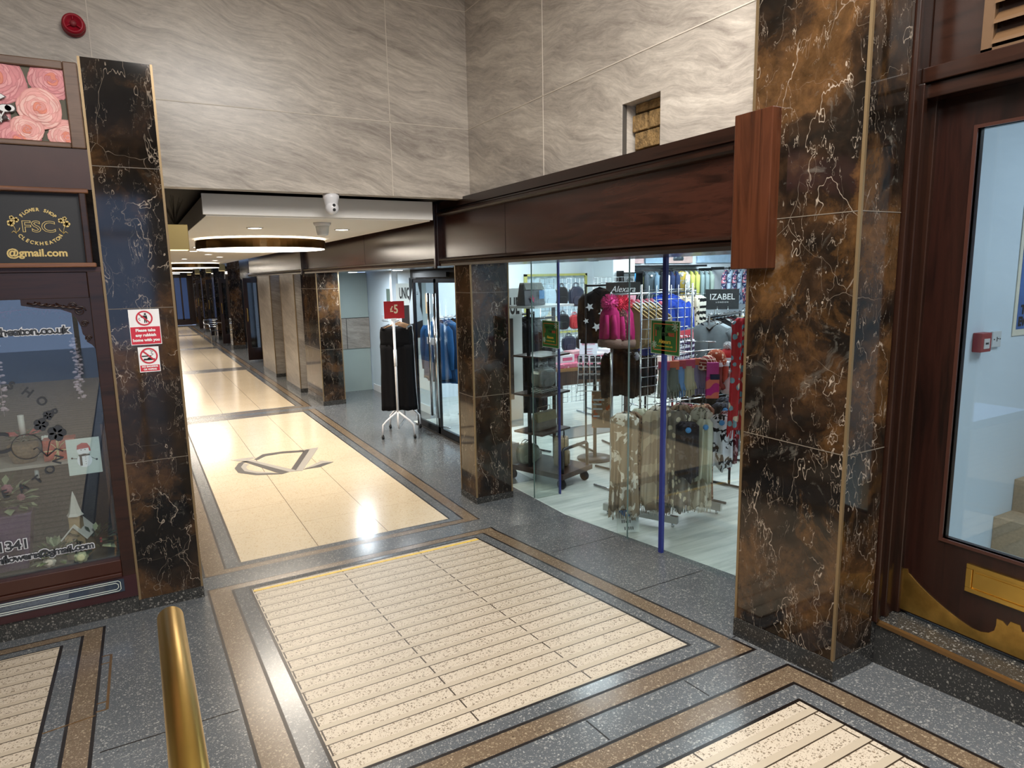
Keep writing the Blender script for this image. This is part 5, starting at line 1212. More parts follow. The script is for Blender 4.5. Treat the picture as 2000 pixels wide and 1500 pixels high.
mb = MB(); mb.box(-.03, .03, -.005, .006, -.03, .004); mb.box(-.006, .006, -.004, .004, -.04, -.02); mb.build('clip', WHITEM, t)

# ------------------------------------------------------------ denim rail just inside the doors
def rail(name, label, p0, p1, z, m=BLACKM, foot=True, low=None, r=.012, cross=False):
    t = T(name, label, 'clothes rail', (p0[0], p0[1], 0)); p0 = Vector((p0[0], p0[1], 0)); p1 = Vector((p1[0], p1[1], 0)); Z = Vector((0, 0, 1)); d = (p1-p0).normalized(); n = Vector((d.y, -d.x, 0))
    MB().tube([p0+Z*z, p1+Z*z], r, 10).build('hanging_bar', m, t, world=True)
    for p in (p0, p1):
        MB().tube([p+Z*.01, p+Z*(z+.02)], r, 10).build('upright', m, t, world=True)
        if foot: MB().tube([p-n*.22+Z*.015, p+n*.22+Z*.015], r, 8).build('foot', m, t, world=True)
    if low: MB().tube([p0+Z*low, p1+Z*low], r*.8, 8).build('lower_bar', m, t, world=True)
    return t
rail('clothes_rail', 'chrome rail of denim just inside the entrance doors', (3.52, 8.40), (4.25, 8.85), 1.50, CHROME)
for k in range(8):
    m = (JEAN, JEAN2, JEAN3, BLK)[(0, 2, 0, 1, 3, 0, 1, 2)[k]]
    garment('denim_garment', ['blue', 'light blue', 'dark blue', 'black'][(0, 2, 0, 1, 3, 0, 1, 2)[k]]+' jacket on the chrome rail inside the doors, %s from the near end' % ordn[k], 'jacket', (3.57+.085*k, 8.44+.052*k, 1.455), -.95, 'coat', m, .40, .78+.04*(k % 3), .05, seed=60+k, group='denim on the chrome rail', sleeve=.52)

# ------------------------------------------------------------ pipe rack with bags
t = T('bag_display_rack', 'black pipe and board display rack on castors behind the shop glass', 'display rack', (3.42, 5.14, 0), .342)
DKW = wood('dark stained board', 'x', '#241612', '#38241c', .35)
MB().box(0, .50, 0, .74, .115, .165).build('platform', DKW, t, bevel=.004)
for (x, y) in ((.06, .06), (.44, .06), (.06, .68), (.44, .68)):
    w_ = MB(); w_.lathe([(.001, -.014), (.045, -.014), (.05, -.008), (.05, .008), (.045, .014), (.001, .014)], (x, y, .051), 20, 'x'); w_.box(x-.022, x-.016, y-.02, y+.02, .05, .118); w_.box(x+.016, x+.022, y-.02, y+.02, .05, .118); w_.build('castor', BLACKM, t)
PIPE = mat('dark iron pipe', '#3a3a3c', .4, .8)
MB().tube([(.05, .04, .16), (.05, .04, .38), (.07, .04, .40), (.44, .04, .40), (.46, .04, .38), (.46, .04, .16)], .016, 12).build('pipe_handle', PIPE, t)
for x in (.05, .45):
    MB().box(x-.014, x+.014, .44-.014, .44+.014, .165, 1.76).build('upright', BLACKM, t)
mb = MB()
for nm, z in (('lower', .50), ('middle', .88), ('upper', 1.26)):
    MB().box(.02, .48, .26, .62, z, z+.018).build('shelf', DKW, t)
MB().box(-.12, .50, .22, .66, 1.745, 1.765).build('top_shelf', mat('white board', '#cfd2d3', .4), t)
MB().tube([(-.02, .44, 1.63), (.45, .44, 1.63)], .013, 10).build('cross_bar', BLACKM, t)
def local(u, v, z, o=(3.42, 5.14), a=.342): return (o[0]+u*math.cos(a)-v*math.sin(a), o[1]+u*math.sin(a)+v*math.cos(a), z)
rail('clothes_rail', 'black rail of dark tops behind the square pillar', (3.56, 6.44), (4.02, 6.62), 1.62, BLACKM)
for k in range(6):
    garment('dark_cardigan', 'dark %s on the black rail behind the pillar, %s from the left' % ('top' if k % 2 else 'cardigan', ordn[k]), 'top', (3.60+.075*k, 6.46+.029*k, 1.575), -.75+.12*(k % 2), 'coat' if k % 2 == 0 else 'top', (BLK, BLK2, F('black lace', '#15141a', pattern='patches', c2='#24242c', sc=18))[k % 3], .36, .95+.06*(k % 3), .045, seed=80+k, group='dark clothes behind the square pillar', sleeve=.55)
# bags
def bag_round(name, label, loc, w, h, d, m, trim, rz=0, handles=True, zipm=None):
    t = T(name, label, 'bag', loc, rz); pts = []
    n = 18
    pr = [(w/2*math.copysign(abs(math.cos(a))**.6, math.cos(a)), h*.5+h*.5*math.copysign(abs(math.sin(a))**.75, math.sin(a))) for a in [2*PI*i/n for i in range(n)]]
    MB().prism(pr, lambda x, z: (x, -d/2, z), lambda x, z: (x, d/2, z)).build('body', m, t, bevel=min(.018, d*.25))
    if handles:
        for s in (-1, 1):
            MB().tube([(-w*.2, s*d*.2, h*.95), (-w*.15, s*d*.2, h*1.12), (0, s*d*.2, h*1.2), (w*.15, s*d*.2, h*1.12), (w*.2, s*d*.2, h*.95)], .005, 6).build('handle', trim, t)
    MB().tube([(x*1.005, -d*.28, z) for x, z in pr], .0028, 5, closed=True).build('zip', zipm or trim, t)
    MB().prism([(x*.62, h*.42*(z/h)+h*.08) for x, z in pr], lambda x, z: (x, -d/2-.014, z), lambda x, z: (x, -d/2+.002, z)).build('front_pocket', m, t, bevel=.004)
    return t
SILV = mat('silver grey leather', '#8c8f8c', .3, .5, var=.1); TAUPE = mat('taupe metallic leather', '#7d7268', .35, .5, var=.1); TAN = mat('sand leather', '#9a8768', .45, .2, var=.1)
bag_round('mini_backpack', 'silver grey mini backpack on the upper middle shelf of the pipe rack', local(.25, .42, .898+.045), .24, .20, .13, SILV, SILV, .3)
m_ = MB().box(-.13, .13, -.08, .08, 0, .045); m_.xf(Matrix.Translation(local(.25, .42, .898)) @ Matrix.Rotation(.342, 4, 'Z')); tag(m_.build('chevron_purse', F('black white zigzag', '#d8d8d4', pattern='zigzag', c2='#1a1a1a', sc=30), bevel=.004), 'flat black and white zigzag purse under the silver backpack', 'purse')
t = T('clutch_bag', 'bronze grey flap clutch bag on the lowest shelf of the pipe rack', 'bag', local(.25, .42, .518), .342)
MB().hexa([(-.16, -.045, 0), (.16, -.045, 0), (.16, .045, 0), (-.16, .045, 0)], [(-.15, -.03, .17), (.15, -.03, .17), (.15, .03, .17), (-.15, .03, .17)]).build('body', TAUPE, t, bevel=.006)
MB().hexa([(-.155, -.05, .09), (.155, -.05, .09), (.155, -.038, .09), (-.155, -.038, .09)], [(-.152, -.038, .178), (.152, -.038, .178), (.152, .03, .178), (-.152, .03, .178)]).build('flap', mat('bronze flap', '#9a8c6c', .3, .6), t, bevel=.003)
MB().tube([(-.1, 0, .17), (-.1, 0, .23), (.1, 0, .23), (.1, 0, .17)], .004, 6).build('handle', TAUPE, t)
bag_round('slouch_backpack', 'taupe slouch backpack standing on the platform of the pipe rack', local(.27, .22, .165), .20, .30, .14, TAN, DARK, .9)
bag_round('round_bag', 'sage green rounded bag on the left of the platform', local(.14, .56, .165), .26, .20, .12, mat('sage leather', '#8a9080', .4, .3), SILV, .1)
bag_round('printed_pouch', 'small snake print pouch lying on the platform', local(.30, .60, .165), .20, .09, .10, F('snake print', '#b0aea6', pattern='spots', c2='#3b3a38', sc=60), DARK, .5, handles=False)
t = T('rope_tassel_bag', 'pale rope fringed bag at the left end of the platform', 'bag', local(.0, .67, .165), .1)
MB().box(-.07, .07, -.04, .04, .05, .22).build('body', mat('pale rope', '#a9a29a', .8), t, bevel=.01)
mb = MB(); r_ = random.Random(2)
for k in range(40): x = r_.uniform(-.085, .085); mb.tube([(x, -.05, .22), (x*1.1, -.06, .12), (x*1.3+r_.uniform(-.01, .01), -.065, .01)], .005, 5)
mb.build('rope_fringe', mat('pale rope', '#a9a29a', .8), t)
t = T('tote_bag', 'dark grey tote bag with a pink star on the white top shelf', 'bag', local(.07, .42, 1.766), .25)
MB().hexa([(-.14, -.06, 0), (.14, -.06, 0), (.14, .06, 0), (-.14, .06, 0)], [(-.125, -.03, .20), (.125, -.03, .20), (.125, .03, .20), (-.125, .03, .20)]).build('body', mat('dark grey leather', '#3f4149', .35, var=.2), t, bevel=.006)
MB().hexa([(-.128, -.062, .15), (.128, -.062, .15), (.128, .04, .15), (-.128, .04, .15)], [(-.12, -.03, .215), (.12, -.03, .215), (.12, .03, .215), (-.12, .03, .215)]).build('top_flap', SILV, t, bevel=.004)
def starpts(r, k=.45, n=5, ro=PI/2): return [((r if i % 2 == 0 else r*k)*math.cos(ro+i*PI/n), (r if i % 2 == 0 else r*k)*math.sin(ro+i*PI/n)) for i in range(2*n)]
def star(mb, c, r, F_=FY, d=.002, ro=PI/2): return poly(mb, starpts(r, ro=ro), c, F_, d)
star(MB(), (-.04, -.062, .06), .04).build('pink_star', mat('pink star', '#b03a5e', .5), t); MB().box(.05, .12, -.066, -.062, .06, .14).build('swing_tag', BT, t)

# posters on the shop glass
def green_poster(label, y0, y1, z0, z1, xx, s, tilt=0):
    t = T('green_poster', label, 'poster', (xx, (y0+y1)/2, z0)); w = abs(y0-y1); h = z1-z0
    MB().box(-.001, .0015, -w/2-.006, w/2+.006, -.005, h+.006).build('white_border', mat('laminate', '#b9c4bb', .2), t)
    MB().box(-.002, 0, -w/2, w/2, 0, h).build('green_card', mat('poster green', '#2f6a35', .35), t)
    mb = MB(); m = w*.075
    for a, b_, c, d in ((-w/2+m, w/2-m, h*.9, h*.925), (-w/2+m, w/2-m, h*.1, h*.125), (-w/2+m, -w/2+m+w*.025, h*.1, h*.925), (w/2-m-w*.025, w/2-m, h*.1, h*.925)): mb.box(-.003, -.0015, a, b_, c, d)
    mb.build('orange_frame', mat('poster orange', '#c3703f', .5), t)
    mb = MB()
    for k, (yy, zz, q) in enumerate([(-w*.36, h*.86, .1), (w*.38, h*.27, .075)]):
        for j in range(8): a = j*PI/4; mb.tube([(-.0035, yy, zz), (-.0035, yy+w*q*math.cos(a), zz+w*q*math.sin(a))], w*.012, 5); mb.ball((-.0035, yy+w*q*math.cos(a), zz+w*q*math.sin(a)), w*.02, 6, (.3, 1, 1))
    mb.build('snowflake', mat('snowflake', '#9bb7a4', .5), t)
    mb = MB(); text(mb, 'BUY 1 GET', .034*s, (-.0035, 0, h*.76), FX, bold=.001*s); text(mb, 'ITEM', .03*s, (-.0035, 0, h*.60), FX, bold=.001*s); mb.build('dark_lettering', mat('dark green letters', '#1d3d24', .5), t)
    mb = MB(); text(mb, '1', .055*s, (-.0035, w*.32, h*.62), FX, bold=.002*s); text(mb, 'FREE', .03*s, (-.0035, -w*.22, h*.60), FX, bold=.001*s); mb.build('red_lettering', mat('poster red', '#b05038', .5), t)
    mb = MB(); text(mb, 'Alexara', .036*s, (-.0035, 0, h*.38), FX, bold=.0006*s); text(mb, 'on selected items only', .016*s, (-.0035, 0, h*.24), FX); mb.build('yellow_lettering', mat('poster yellow', '#c9a93c', .5), t)
green_poster('larger green and orange offer poster on the glass in front of the scarf stand', 3.54, 3.27, 1.51, 1.73, 3.094, 1.05)
green_poster('smaller green and orange offer poster on the glass near the square pillar', 4.95, 4.70, 1.44, 1.66, 3.094, .9)

# ------------------------------------------------------------ gridwall accessory stand
t = T('gridwall_stand', 'silver grid accessory stand with long steel feet behind the shop glass', 'display stand', (3.82, 4.18, 0))
FEET = mat('brushed steel foot', '#b4b4ae', .3, .8)
for (c, d) in (((3.55, 4.18), Vector((.45, -.9, 0))), ((4.10, 4.22), Vector((.35, -.9, 0)))):
    d = d.normalized(); n = Vector((-d.y, d.x, 0))*.02; c = Vector((c[0], c[1], 0)); mb = MB(); a, b_ = c-d*.33, c+d*.33
    P = [a-n, b_-n, b_+n, a+n]; mb.hexa([p+Vector((0, 0, .035)) for p in P], [p+Vector((0, 0, .095)) for p in P])
    mb.build('foot', FEET, t, world=True)
    for p in (a+d*.04, b_-d*.04): MB().cyl(p, p+Vector((0, 0, .036)), .012, 10).build('levelling_foot', CHROME, t, world=True)
mb = MB()
for k in range(8): x = 3.55+.0786*k; mb.cyl((x, 4.19, .09), (x, 4.19, 1.95), .003, 6)
for k in range(24): z = .12+.078*k; mb.cyl((3.55, 4.19, z), (4.10, 4.19, z), .003, 6)
for x in (3.55, 4.10): mb.cyl((x, 4.19, .08), (x, 4.19, 1.96), .008, 8)
mb.build('wire_grid', CHROME, t, world=True)
mb = MB()
for (x, z) in ((3.62, 1.05), (3.80, 1.05), (3.98, 1.05), (3.7, 1.43), (4.02, 1.48), (3.86, .99)): mb.cyl((x, 4.185, z), (x, 3.84, z+.02), .004, 6)
for z in (1.05, 1.43): mb.cyl((3.42, 3.90, z), (4.2, 3.90, z), .005, 6)
mb.build('prong', CHROME, t, world=True)
SC = [F('beige scarf with white motif', '#8d7d69', pattern='patches', c2='#cfc9bc', sc=9), F('brown leopard scarf', '#7b6450', pattern='spots', c2='#40302a', sc=38), F('taupe scarf', '#8f8070', pattern='stripes', c2='#a69a86', sc=26), F('grey floral scarf', '#7d776e', pattern='spots', c2='#d2c9b0', sc=16), F('white horse print scarf', '#c4bfae', pattern='patches', c2='#8a8474', sc=13), F('terracotta paisley scarf', '#8a5847', pattern='patches', c2='#c9a88c', sc=15), F('black scarf', '#1d1c22', pattern='patches', c2='#3b3a42', sc=12), F('black white zebra scarf', '#c9cacf', pattern='patches', c2='#17171c', sc=12), F('burgundy scarf', '#5c1722', pattern='patches', c2='#a6868a', sc=14), F('cream scarf', '#c3c3ae')]
NM = ['beige scarf with white motif', 'leopard print scarf', 'taupe striped scarf', 'grey floral scarf', 'cream horse print scarf', 'terracotta paisley scarf', 'black scarf', 'black and white scarf', 'burgundy scarf', 'plain cream scarf']
lay = [(3.22, 3.98, 1.0, 0, .80, .22), (3.32, 4.04, .99, 1, .78, .2), (3.42, 3.86, 1.02, 2, .86, .2), (3.53, 3.93, 1.03, 0, .84, .2), (3.62, 3.82, 1.0, 3, .82, .19), (3.73, 3.91, 1.02, 1, .82, .2), (3.84, 3.80, 1.0, 4, .80, .18), (3.95, 3.9, 1.0, 5, .84, .2), (3.66, 4.02, 1.0, 6, .84, .2), (3.88, 4.03, 1.0, 8, .84, .2), (4.04, 3.98, .98, 5, .80, .18), (3.44, 4.06, 1.0, 9, .84, .16)]
for k, (x, y, z, c, L, w) in enumerate(lay):
    garment('hanging_scarf', '%s low on the scarf stand, %s from the left' % (NM[c], ordn[sorted(range(12), key=lambda q: lay[q][0]).index(k)]), 'scarf', (x, y, z), -.62+.15*((k % 3)-1), 'scarf', SC[c], w, L-.10*((k*7) % 3)*.5, .05, seed=120+k, group='scarves on the grid stand', nf=6)
lay2 = [(3.62, 3.66, .93, 6, .44, .18), (3.80, 3.66, .93, 9, .5, .13), (3.95, 3.64, .95, 7, .42, .20), (4.10, 3.70, .95, 8, .44, .16), (4.22, 3.86, .98, 6, .46, .22), (4.36, 3.95, 1.0, 6, .5, .2)]
for k, (x, y, z, c, L, w) in enumerate(lay2):
    garment('short_scarf', 'short %s high on the scarf stand front, %s from the left' % (NM[c], ordn[k]), 'scarf', (x, y+.06, z), -.65, 'plain', SC[c], w, L, .05, seed=150+k, group='short scarves on the grid stand', nf=6, tagc=BT if c in (6, 9, 7) else None)
# gloves row
def gloves(loc, m, label, top, k):
    t = T('pair_of_gloves', label, 'gloves', loc, -.5, 'gloves on the grid stand')
    for s in (-1, 1):
        mb = MB(); cloth(mb, [(-.05, .030, .012), (-.12, .032, .016), (-.20, .040, .018), (-.235, .040, .016)], cx=s*.012, cy=s*.014, nf=3, amp=.08, seed=k)
        for f in range(4): mb.tube([(s*.012-.03+.02*f, s*.014, -.225), (s*.012-.033+.022*f, s*.014, -.30+.012*abs(f-1.5))], [.009, .007], 8)
        mb.tube([(s*.012+.034, s*.014, -.18), (s*.012+.052, s*.014, -.235)], [.010, .008], 8); mb.build('glove', m, t)
    MB().box(-.042, .042, -.018, .018, -.065, 0).build('header_card', top, t)
    MB().tube([(0, 0, 0), (0, 0, .02), (.01, 0, .03)], .002, 5).build('hook', CHROME, t)
GC = [F('grey wool', '#80837e'), F('sage wool', '#6f746a'), F('sky blue wool', '#6d92c0'), F('cream wool', '#b9b193'), F('lilac wool', '#837a96'), F('mauve wool', '#7f7690'), F('stone wool', '#8f8c80'), F('purple grey wool', '#6d6a7a')]
GN = ['grey', 'sage', 'sky blue', 'cream', 'lilac', 'mauve', 'stone', 'purple grey']
HC = [mat('pink header card', '#a62550', .5), mat('orange header card', '#c05a33', .5), mat('red header card', '#9c2738', .5)]
for k in range(8): gloves((3.50+.082*k, 3.86-.015*(k % 2), 1.38), GC[k], '%s knitted gloves on a %s card in the row of gloves' % (GN[k], ['pink', 'orange', 'red'][k % 3]), HC[k % 3], k)
def softhat(name, label, loc, r, m, cuff=None, pom=None, rz=0, grp=None, flat_=1.0):
    t = T(name, label, 'hat', loc, rz, grp)
    MB().lathe([(r*.95, 0), (r*1.03, r*.3), (r*1.0, r*.7), (r*.8, r*1.15), (r*.45, r*1.42), (.001, r*1.5)], (0, 0, 0), 20).build('crown', m, t)
    MB().lathe([(r*.98, -.01), (r*1.1, 0), (r*1.12, r*.35), (r*1.02, r*.4)], (0, 0, 0), 20).build('cuff', cuff or m, t)
    if pom:
        mb = MB(); r_ = random.Random(int(r*1000)); mb.ball((0, 0, r*1.75), r*.42, 12)
        for k in range(160):
            d = Vector((r_.gauss(0, 1), r_.gauss(0, 1), r_.gauss(0, 1))).normalized(); c = Vector((0, 0, r*1.75)); mb.tube([c+d*r*.38, c+d*r*.62], [.004, .001], 4, cap=False)
        mb.build('pompom', pom, t)
    return t
XM = F('red nordic knit', '#7d2c2c', pattern='check', c2='#cdb9a8', sc=40); XM2 = F('rust nordic knit', '#9c4a34', pattern='spots', c2='#d7b9a2', sc=34)
softhat('knitted_hat', 'rust nordic knitted hat on the grid stand below the blue jackets', (4.02, 3.83, 1.33), .075, XM2, grp='knitted hats on the grid stand')
softhat('knitted_hat', 'red nordic knitted hat beside the rust one', (3.90, 3.80, 1.30), .07, XM, grp='knitted hats on the grid stand')
softhat('christmas_hat', 'red and white Christmas hat on the grid stand', (4.18, 3.86, 1.34), .065, mat('bright red felt', '#b01820', .8), WHT, WHT, grp='knitted hats on the grid stand')
softhat('bobble_hat', 'white fluffy bobble hat hanging right of the gloves', (4.12, 3.74, 1.10), .085, WHT, WHT, WHT)
for k, (x, m, nm) in enumerate([(3.93, mat('rust stocking', '#8a3526', .8), 'rust'), (4.0, mat('dark red stocking', '#73201f', .8), 'dark red'), (4.07, mat('bright stocking', '#a93a2a', .8), 'bright red')]):
    t = T('christmas_stocking', '%s Christmas stocking hanging under the nordic hats' % nm, 'stocking', (x, 3.78, 1.33), -.5); MB().tube([(0, 0, -.01), (0, 0, -.13), (.01, 0, -.17), (.06, 0, -.20)], [.028, .026, .028, .022], 12).build('sock', m, t); MB().tube([(0, 0, -.02), (0, 0, .015)], .032, 12).build('white_cuff', WHT, t)
t = T('carded_socks', 'bright pink sock pack hanging beside the gloves', 'socks', (4.06-.2, 3.71, 1.36), -.6)
MB().box(-.045, .045, -.012, .012, -.12, 0).build('card', mat('magenta card', '#a81c78', .5), t); MB().box(-.05, .05, -.02, .016, -.28, -.11).build('socks', F('pink gradient knit', '#b52a7c', pattern='stripes', c2='#c96a5c', sc=40), t, bevel=.008); MB().box(-.02, .05, -.024, -.012, -.13, -.09).build('dark_band', NAVY, t)
t = T('leaning_board', 'white board with a blue round logo leaning at the foot of the grid stand', 'board', (3.30, 4.02, 0), -.45)
Mx = Matrix.Rotation(-.28, 4, 'X')
MB().box(-.09, .09, -.004, .004, .0, .33).xf(Mx).build('board', mat('board white', '#c9cfc9', .4), t)
mb = MB(); disc(mb, (0, -.005, .20), .075, FY, 32, .001); mb.xf(Mx).build('blue_disc', mat('logo blue', '#2f7cc0', .5), t)
mb = MB(); text(mb, 'lusll', .072, (0, -.0068, .20), sx=.85, bold=.001); mb.xf(Mx).build('lettering', WHITE, t)
mb = MB()
for j in range(2):
    for k in range(5): mb.box(-.05+.016*k+.02*j, -.043+.016*k+.02*j, -.0055, -.004, .075-.055*j, .10-.055*j)
mb.xf(Mx).build('printed_bars', DARK, t)

# ------------------------------------------------------------ silver rail: pink sets, tan shawls, blue jackets, prints
rail('clothes_rail', 'silver rail of hats, shawls and blue jackets high behind the grid stand', (3.82, 4.92), (5.05, 5.12), 1.86, CHROME)
PK = [F('magenta knit', '#a3205e'), F('dark leopard knit', '#4d2c2e', pattern='spots', c2='#8c5a52', sc=45)]
HOT = mat('hot pink fur', '#d8438a', .9, bump=.8, bs=120); RED2 = mat('coral red fur', '#d02a4a', .9, bump=.8, bs=120)
def fluffset(loc, m, pm, label, k):
    t = T('hat_and_glove_set', label, 'hat and gloves', loc, -.6, 'hat and glove sets on the silver rail')
    cloth(MB(), [(-.06, .05, .03), (-.12, .085, .05), (-.30, .10, .055), (-.42, .10, .05)], nf=4, amp=.07, seed=k).build('hat_body', m, t)
    mb = MB(); r_ = random.Random(k); mb.ball((0, 0, -.03), .055, 14)
    for q in range(260):
        d = Vector((r_.gauss(0, 1), r_.gauss(0, 1), r_.gauss(0, 1))).normalized(); c = Vector((0, 0, -.03)); mb.tube([c+d*.05, c+d*.085], [.005, .001], 4, cap=False)
    mb.build('fur_pompom', pm, t)
    for s in (-1, 1):
        mb = MB().tube([(s*.032, -.06, -.14), (s*.034, -.072, -.22), (s*.034, -.074, -.30), (s*.036, -.07, -.35)], [.018, .027, .03, .03], 12); mb.build('mitten', PK[0], t)
    MB().lathe([(.105, -.43), (.112, -.40), (.11, -.37), (.098, -.36)], (0, 0, 0), 18).build('fur_cuff', mat('taupe fur', '#6a5148', .9, bump=.7, bs=120), t)
    MB().tube([(0, 0, .02), (0, 0, .05), (.012, 0, .062)], .002, 5).build('hook', CHROME, t)
fluffset((3.80, 4.92, 1.82), PK[0], HOT, 'magenta hat and mitten set with a hot pink pompom on the silver rail', 1)
fluffset((3.91, 4.94, 1.80), PK[1], RED2, 'dark leopard hat and mitten set with a coral pompom on the silver rail', 2)
fluffset((4.0, 4.96, 1.80), PK[0], RED2, 'pink hat and mitten set nearest the tan shawls', 3)
TANF = F('tan suede cloth', '#97805a'); TANF2 = F('khaki suede cloth', '#7d6c4e')
for k in range(6):
    t = T('folded_shawl', 'tan suede shawl on the silver rail, %s of the fan from the left' % ordn[k], 'shawl', (4.05+.068*k, 4.965+.012*k, 1.80), -.95, 'tan shawls on the silver rail')
    MB().prism([(-.20, -.16), (-.02, -.04), (.02, -.04), (.20, -.17), (.17, -.40), (.05, -.46), (-.12, -.44)], lambda x, z: (x, -.013, z), lambda x, z: (x, .013, z)).build('shawl', TANF if k % 2 else TANF2, t, bevel=.012)
    MB().tube([(-.195, -.014, -.155), (-.02, -.014, -.036), (.02, -.014, -.036), (.195, -.014, -.165)], .006, 6).build('folded_edge', mat('pale suede edge', '#bfa46e', .8), t)
    hanger(MB(), .2).build('hanger', HGW, t); MB().lathe([(.001, -.001), (.024, -.001), (.024, .001), (.001, .001)], (.0, -.02, -.015), 16, 'y').build('swing_tag', PT, t)
BLUEJ = F('royal blue cloth', '#1f3f9c')
for k in range(3): garment('blue_jacket', 'royal blue jacket on the silver rail, %s from the left' % ordn[k], 'jacket', (4.50+.085*k, 5.02+.02*k, 1.82), -.8, 'coat', BLUEJ, .34, .56, .05, seed=170+k, group='royal blue jackets', tagc=PT, sleeve=.4)
PRN = [('zebra print', F('zebra print', '#d4d0c4', pattern='stripes', c2='#17171a', sc=95)), ('cow print', F('cow print', '#cfc6b4', pattern='patches', c2='#26221f', sc=17)), ('cream floral', F('cream floral', '#c9bda2', pattern='patches', c2='#a4773c', sc=22, c3='#3a3432')), ('brown spot', F('brown spotted', '#a39783', pattern='spots', c2='#4a3f38', sc=20))]
for k in range(6): garment('print_blouse', '%s blouse on the silver rail, %s after the blue jackets' % (PRN[(2, 1, 3, 1, 0, 0)[k]][0], ordn[k]), 'blouse', (4.74+.055*k, 5.06+.01*k, 1.83), -.75, 'plain', PRN[(2, 1, 3, 1, 0, 0)[k]][1], .26, .52-.02*(k % 3), .04, seed=180+k, group='print blouses on the silver rail')

# red floral scarf and the grey tops at the right
garment('floral_scarf', 'long coral red floral scarf hanging just left of the tall marble pillar', 'scarf', (3.93, 3.48, 1.72), -.7, 'scarf', F('coral floral print', '#c5323c', pattern='spots', c2='#7fa3b0', sc=15, c3='#e4d2b8'), .18, .86, .05, seed=200, nf=5)
rail('clothes_rail', 'black rail of grey tops and dark coats at the right of the window', (4.78, 4.66), (5.6, 5.02), 1.62, BLACKM)
rr_ = [('grey', GRY, .5, 'top'), ('pale grey', F('pale grey marl', '#9ba4aa'), .45, 'top'), ('black', BLK, .95, 'coat'), ('black', BLK, 1.05, 'coat'), ('white', WHT, .5, 'top'), ('maroon', F('maroon cloth', '#32131a'), 1.1, 'coat'), ('black', BLK, 1.0, 'coat'), ('pale grey', F('pale grey marl', '#9ba4aa'), .5, 'top')]
for k, (nm, m, L, kd) in enumerate(rr_): garment('jersey' if kd == 'top' else 'long_coat', '%s %s on the right hand black rail, %s from its near end' % (nm, 'jersey' if kd == 'top' else 'coat', ordn[k]), 'top' if kd == 'top' else 'coat', (4.80+.095*k, 4.67+.042*k, 1.575), -.8+.1*(k % 2), kd, m, .42, L, .05, seed=210+k, group='clothes on the right hand black rail', sleeve=.5, trim=None if kd != 'top' else HG)
rail('clothes_rail', 'low black rail of black coats under the grey tops', (4.38, 4.28), (4.86, 4.42), 1.28, BLACKM, foot=True)
for k in range(4): garment('dark_coat', 'black coat on the low rail, %s from the left%s' % (ordn[k], ', with a grey fur cuff' if k == 1 else ''), 'coat', (4.43+.09*k, 4.295+.026*k, 1.235), -.8, 'coat', BLK, .36, .74, .05, seed=230+k, group='black coats on the low rail', sleeve=.45)
t = T('faux_fur_sleeve', 'grey textured knit coat hanging at the end of the low rail', 'coat', (4.50, 4.10, 1.0), -.7); cloth(MB(), [(-.02, .04, .03), (-.2, .06, .04), (-.52, .10, .05)], nf=4, amp=.1, seed=3).build('knit_body', F('grey cable knit', '#77787a', pattern='patches', c2='#5b5c60', sc=30), t); hanger(MB(), .1).build('hanger', HG, t); MB().tube([(0, 0, .06), (0, .2, .10)], .003, 5).build('hook_arm', CHROME, t)
# white stool with shelf (lower right)
t = T('white_side_table', 'low white two tier side table at the right of the shop floor', 'side table', (5.75, 5.3, 0), .2)
MB().box(-.3, .3, -.22, .22, .42, .45).build('top', WHITE, t); MB().box(-.28, .28, -.2, .2, .14, .16).build('lower_shelf', WHITE, t)
for sx in (-1, 1):
    for sy in (-1, 1): MB().box(sx*.27-.015, sx*.27+.015, sy*.19-.015, sy*.19+.015, 0, .42).build('leg', WHITE, t)

# ------------------------------------------------------------ star coat, spinner, leaflets, table
garment('star_coat', 'black fleece wrap with large white stars left of the pink hats', 'coat', (4.72, 6.3, 1.88), -.6, 'coat', F('black fleece', '#101014'), .40, .62, .06, seed=240, sleeve=.45)
sc = [o for o in bpy.data.objects if o.name == 'star_coat'][0]
mb = MB()
for (x, z, r) in ((-.12, -.20, .05), (.03, -.27, .055), (.13, -.15, .045), (-.04, -.43, .055), (.13, -.42, .045), (-.16, -.36, .035), (.08, -.55, .05), (.17, -.30, .035)): star(mb, (x, -.098, z), r, FY, .004, ro=PI/2+r*9)
mb.build('white_star', mat('white star', '#d9dbdd', .8), sc)
rail('clothes_rail', 'slim black stand holding the star wrap', (4.55, 6.34), (4.9, 6.30), 1.92, BLACKM)
t = T('sunglasses_spinner', 'white wire card rack of packets on a dark pole', 'display rack', (4.36, 5.9, 0), -.55)
MB().cyl((0, .04, 0), (0, .04, 1.15), .02, 12).build('pole', BLACKM, t); MB().lathe([(.2, 0), (.2, .015), (.03, .03)], (0, .04, 0), 20).build('base', BLACKM, t)
mb = MB(); Wt = mat('white wire', '#d8dadc', .4)
for k in range(7): x = -.20+.4*k/6; mb.tube([(x*.88, -.0, 1.18), (x, -.10, .86)], .004, 5)
for z, y, q in ((1.18, 0, .88), (1.10, -.02, .91), (1.05, -.04, .93), (.98, -.06, .96), (.86, -.10, 1.0), (.80, -.12, 1.0)): mb.tube([(-.20*q, y, z), (.20*q, y, z)], .004, 5)
mb.tube([(-.2, -.1, .86), (-.21, -.13, .78)], .004, 5); mb.tube([(.2, -.1, .86), (.19, -.13, .76)], .004, 5); mb.build('wire_frame', Wt, t)
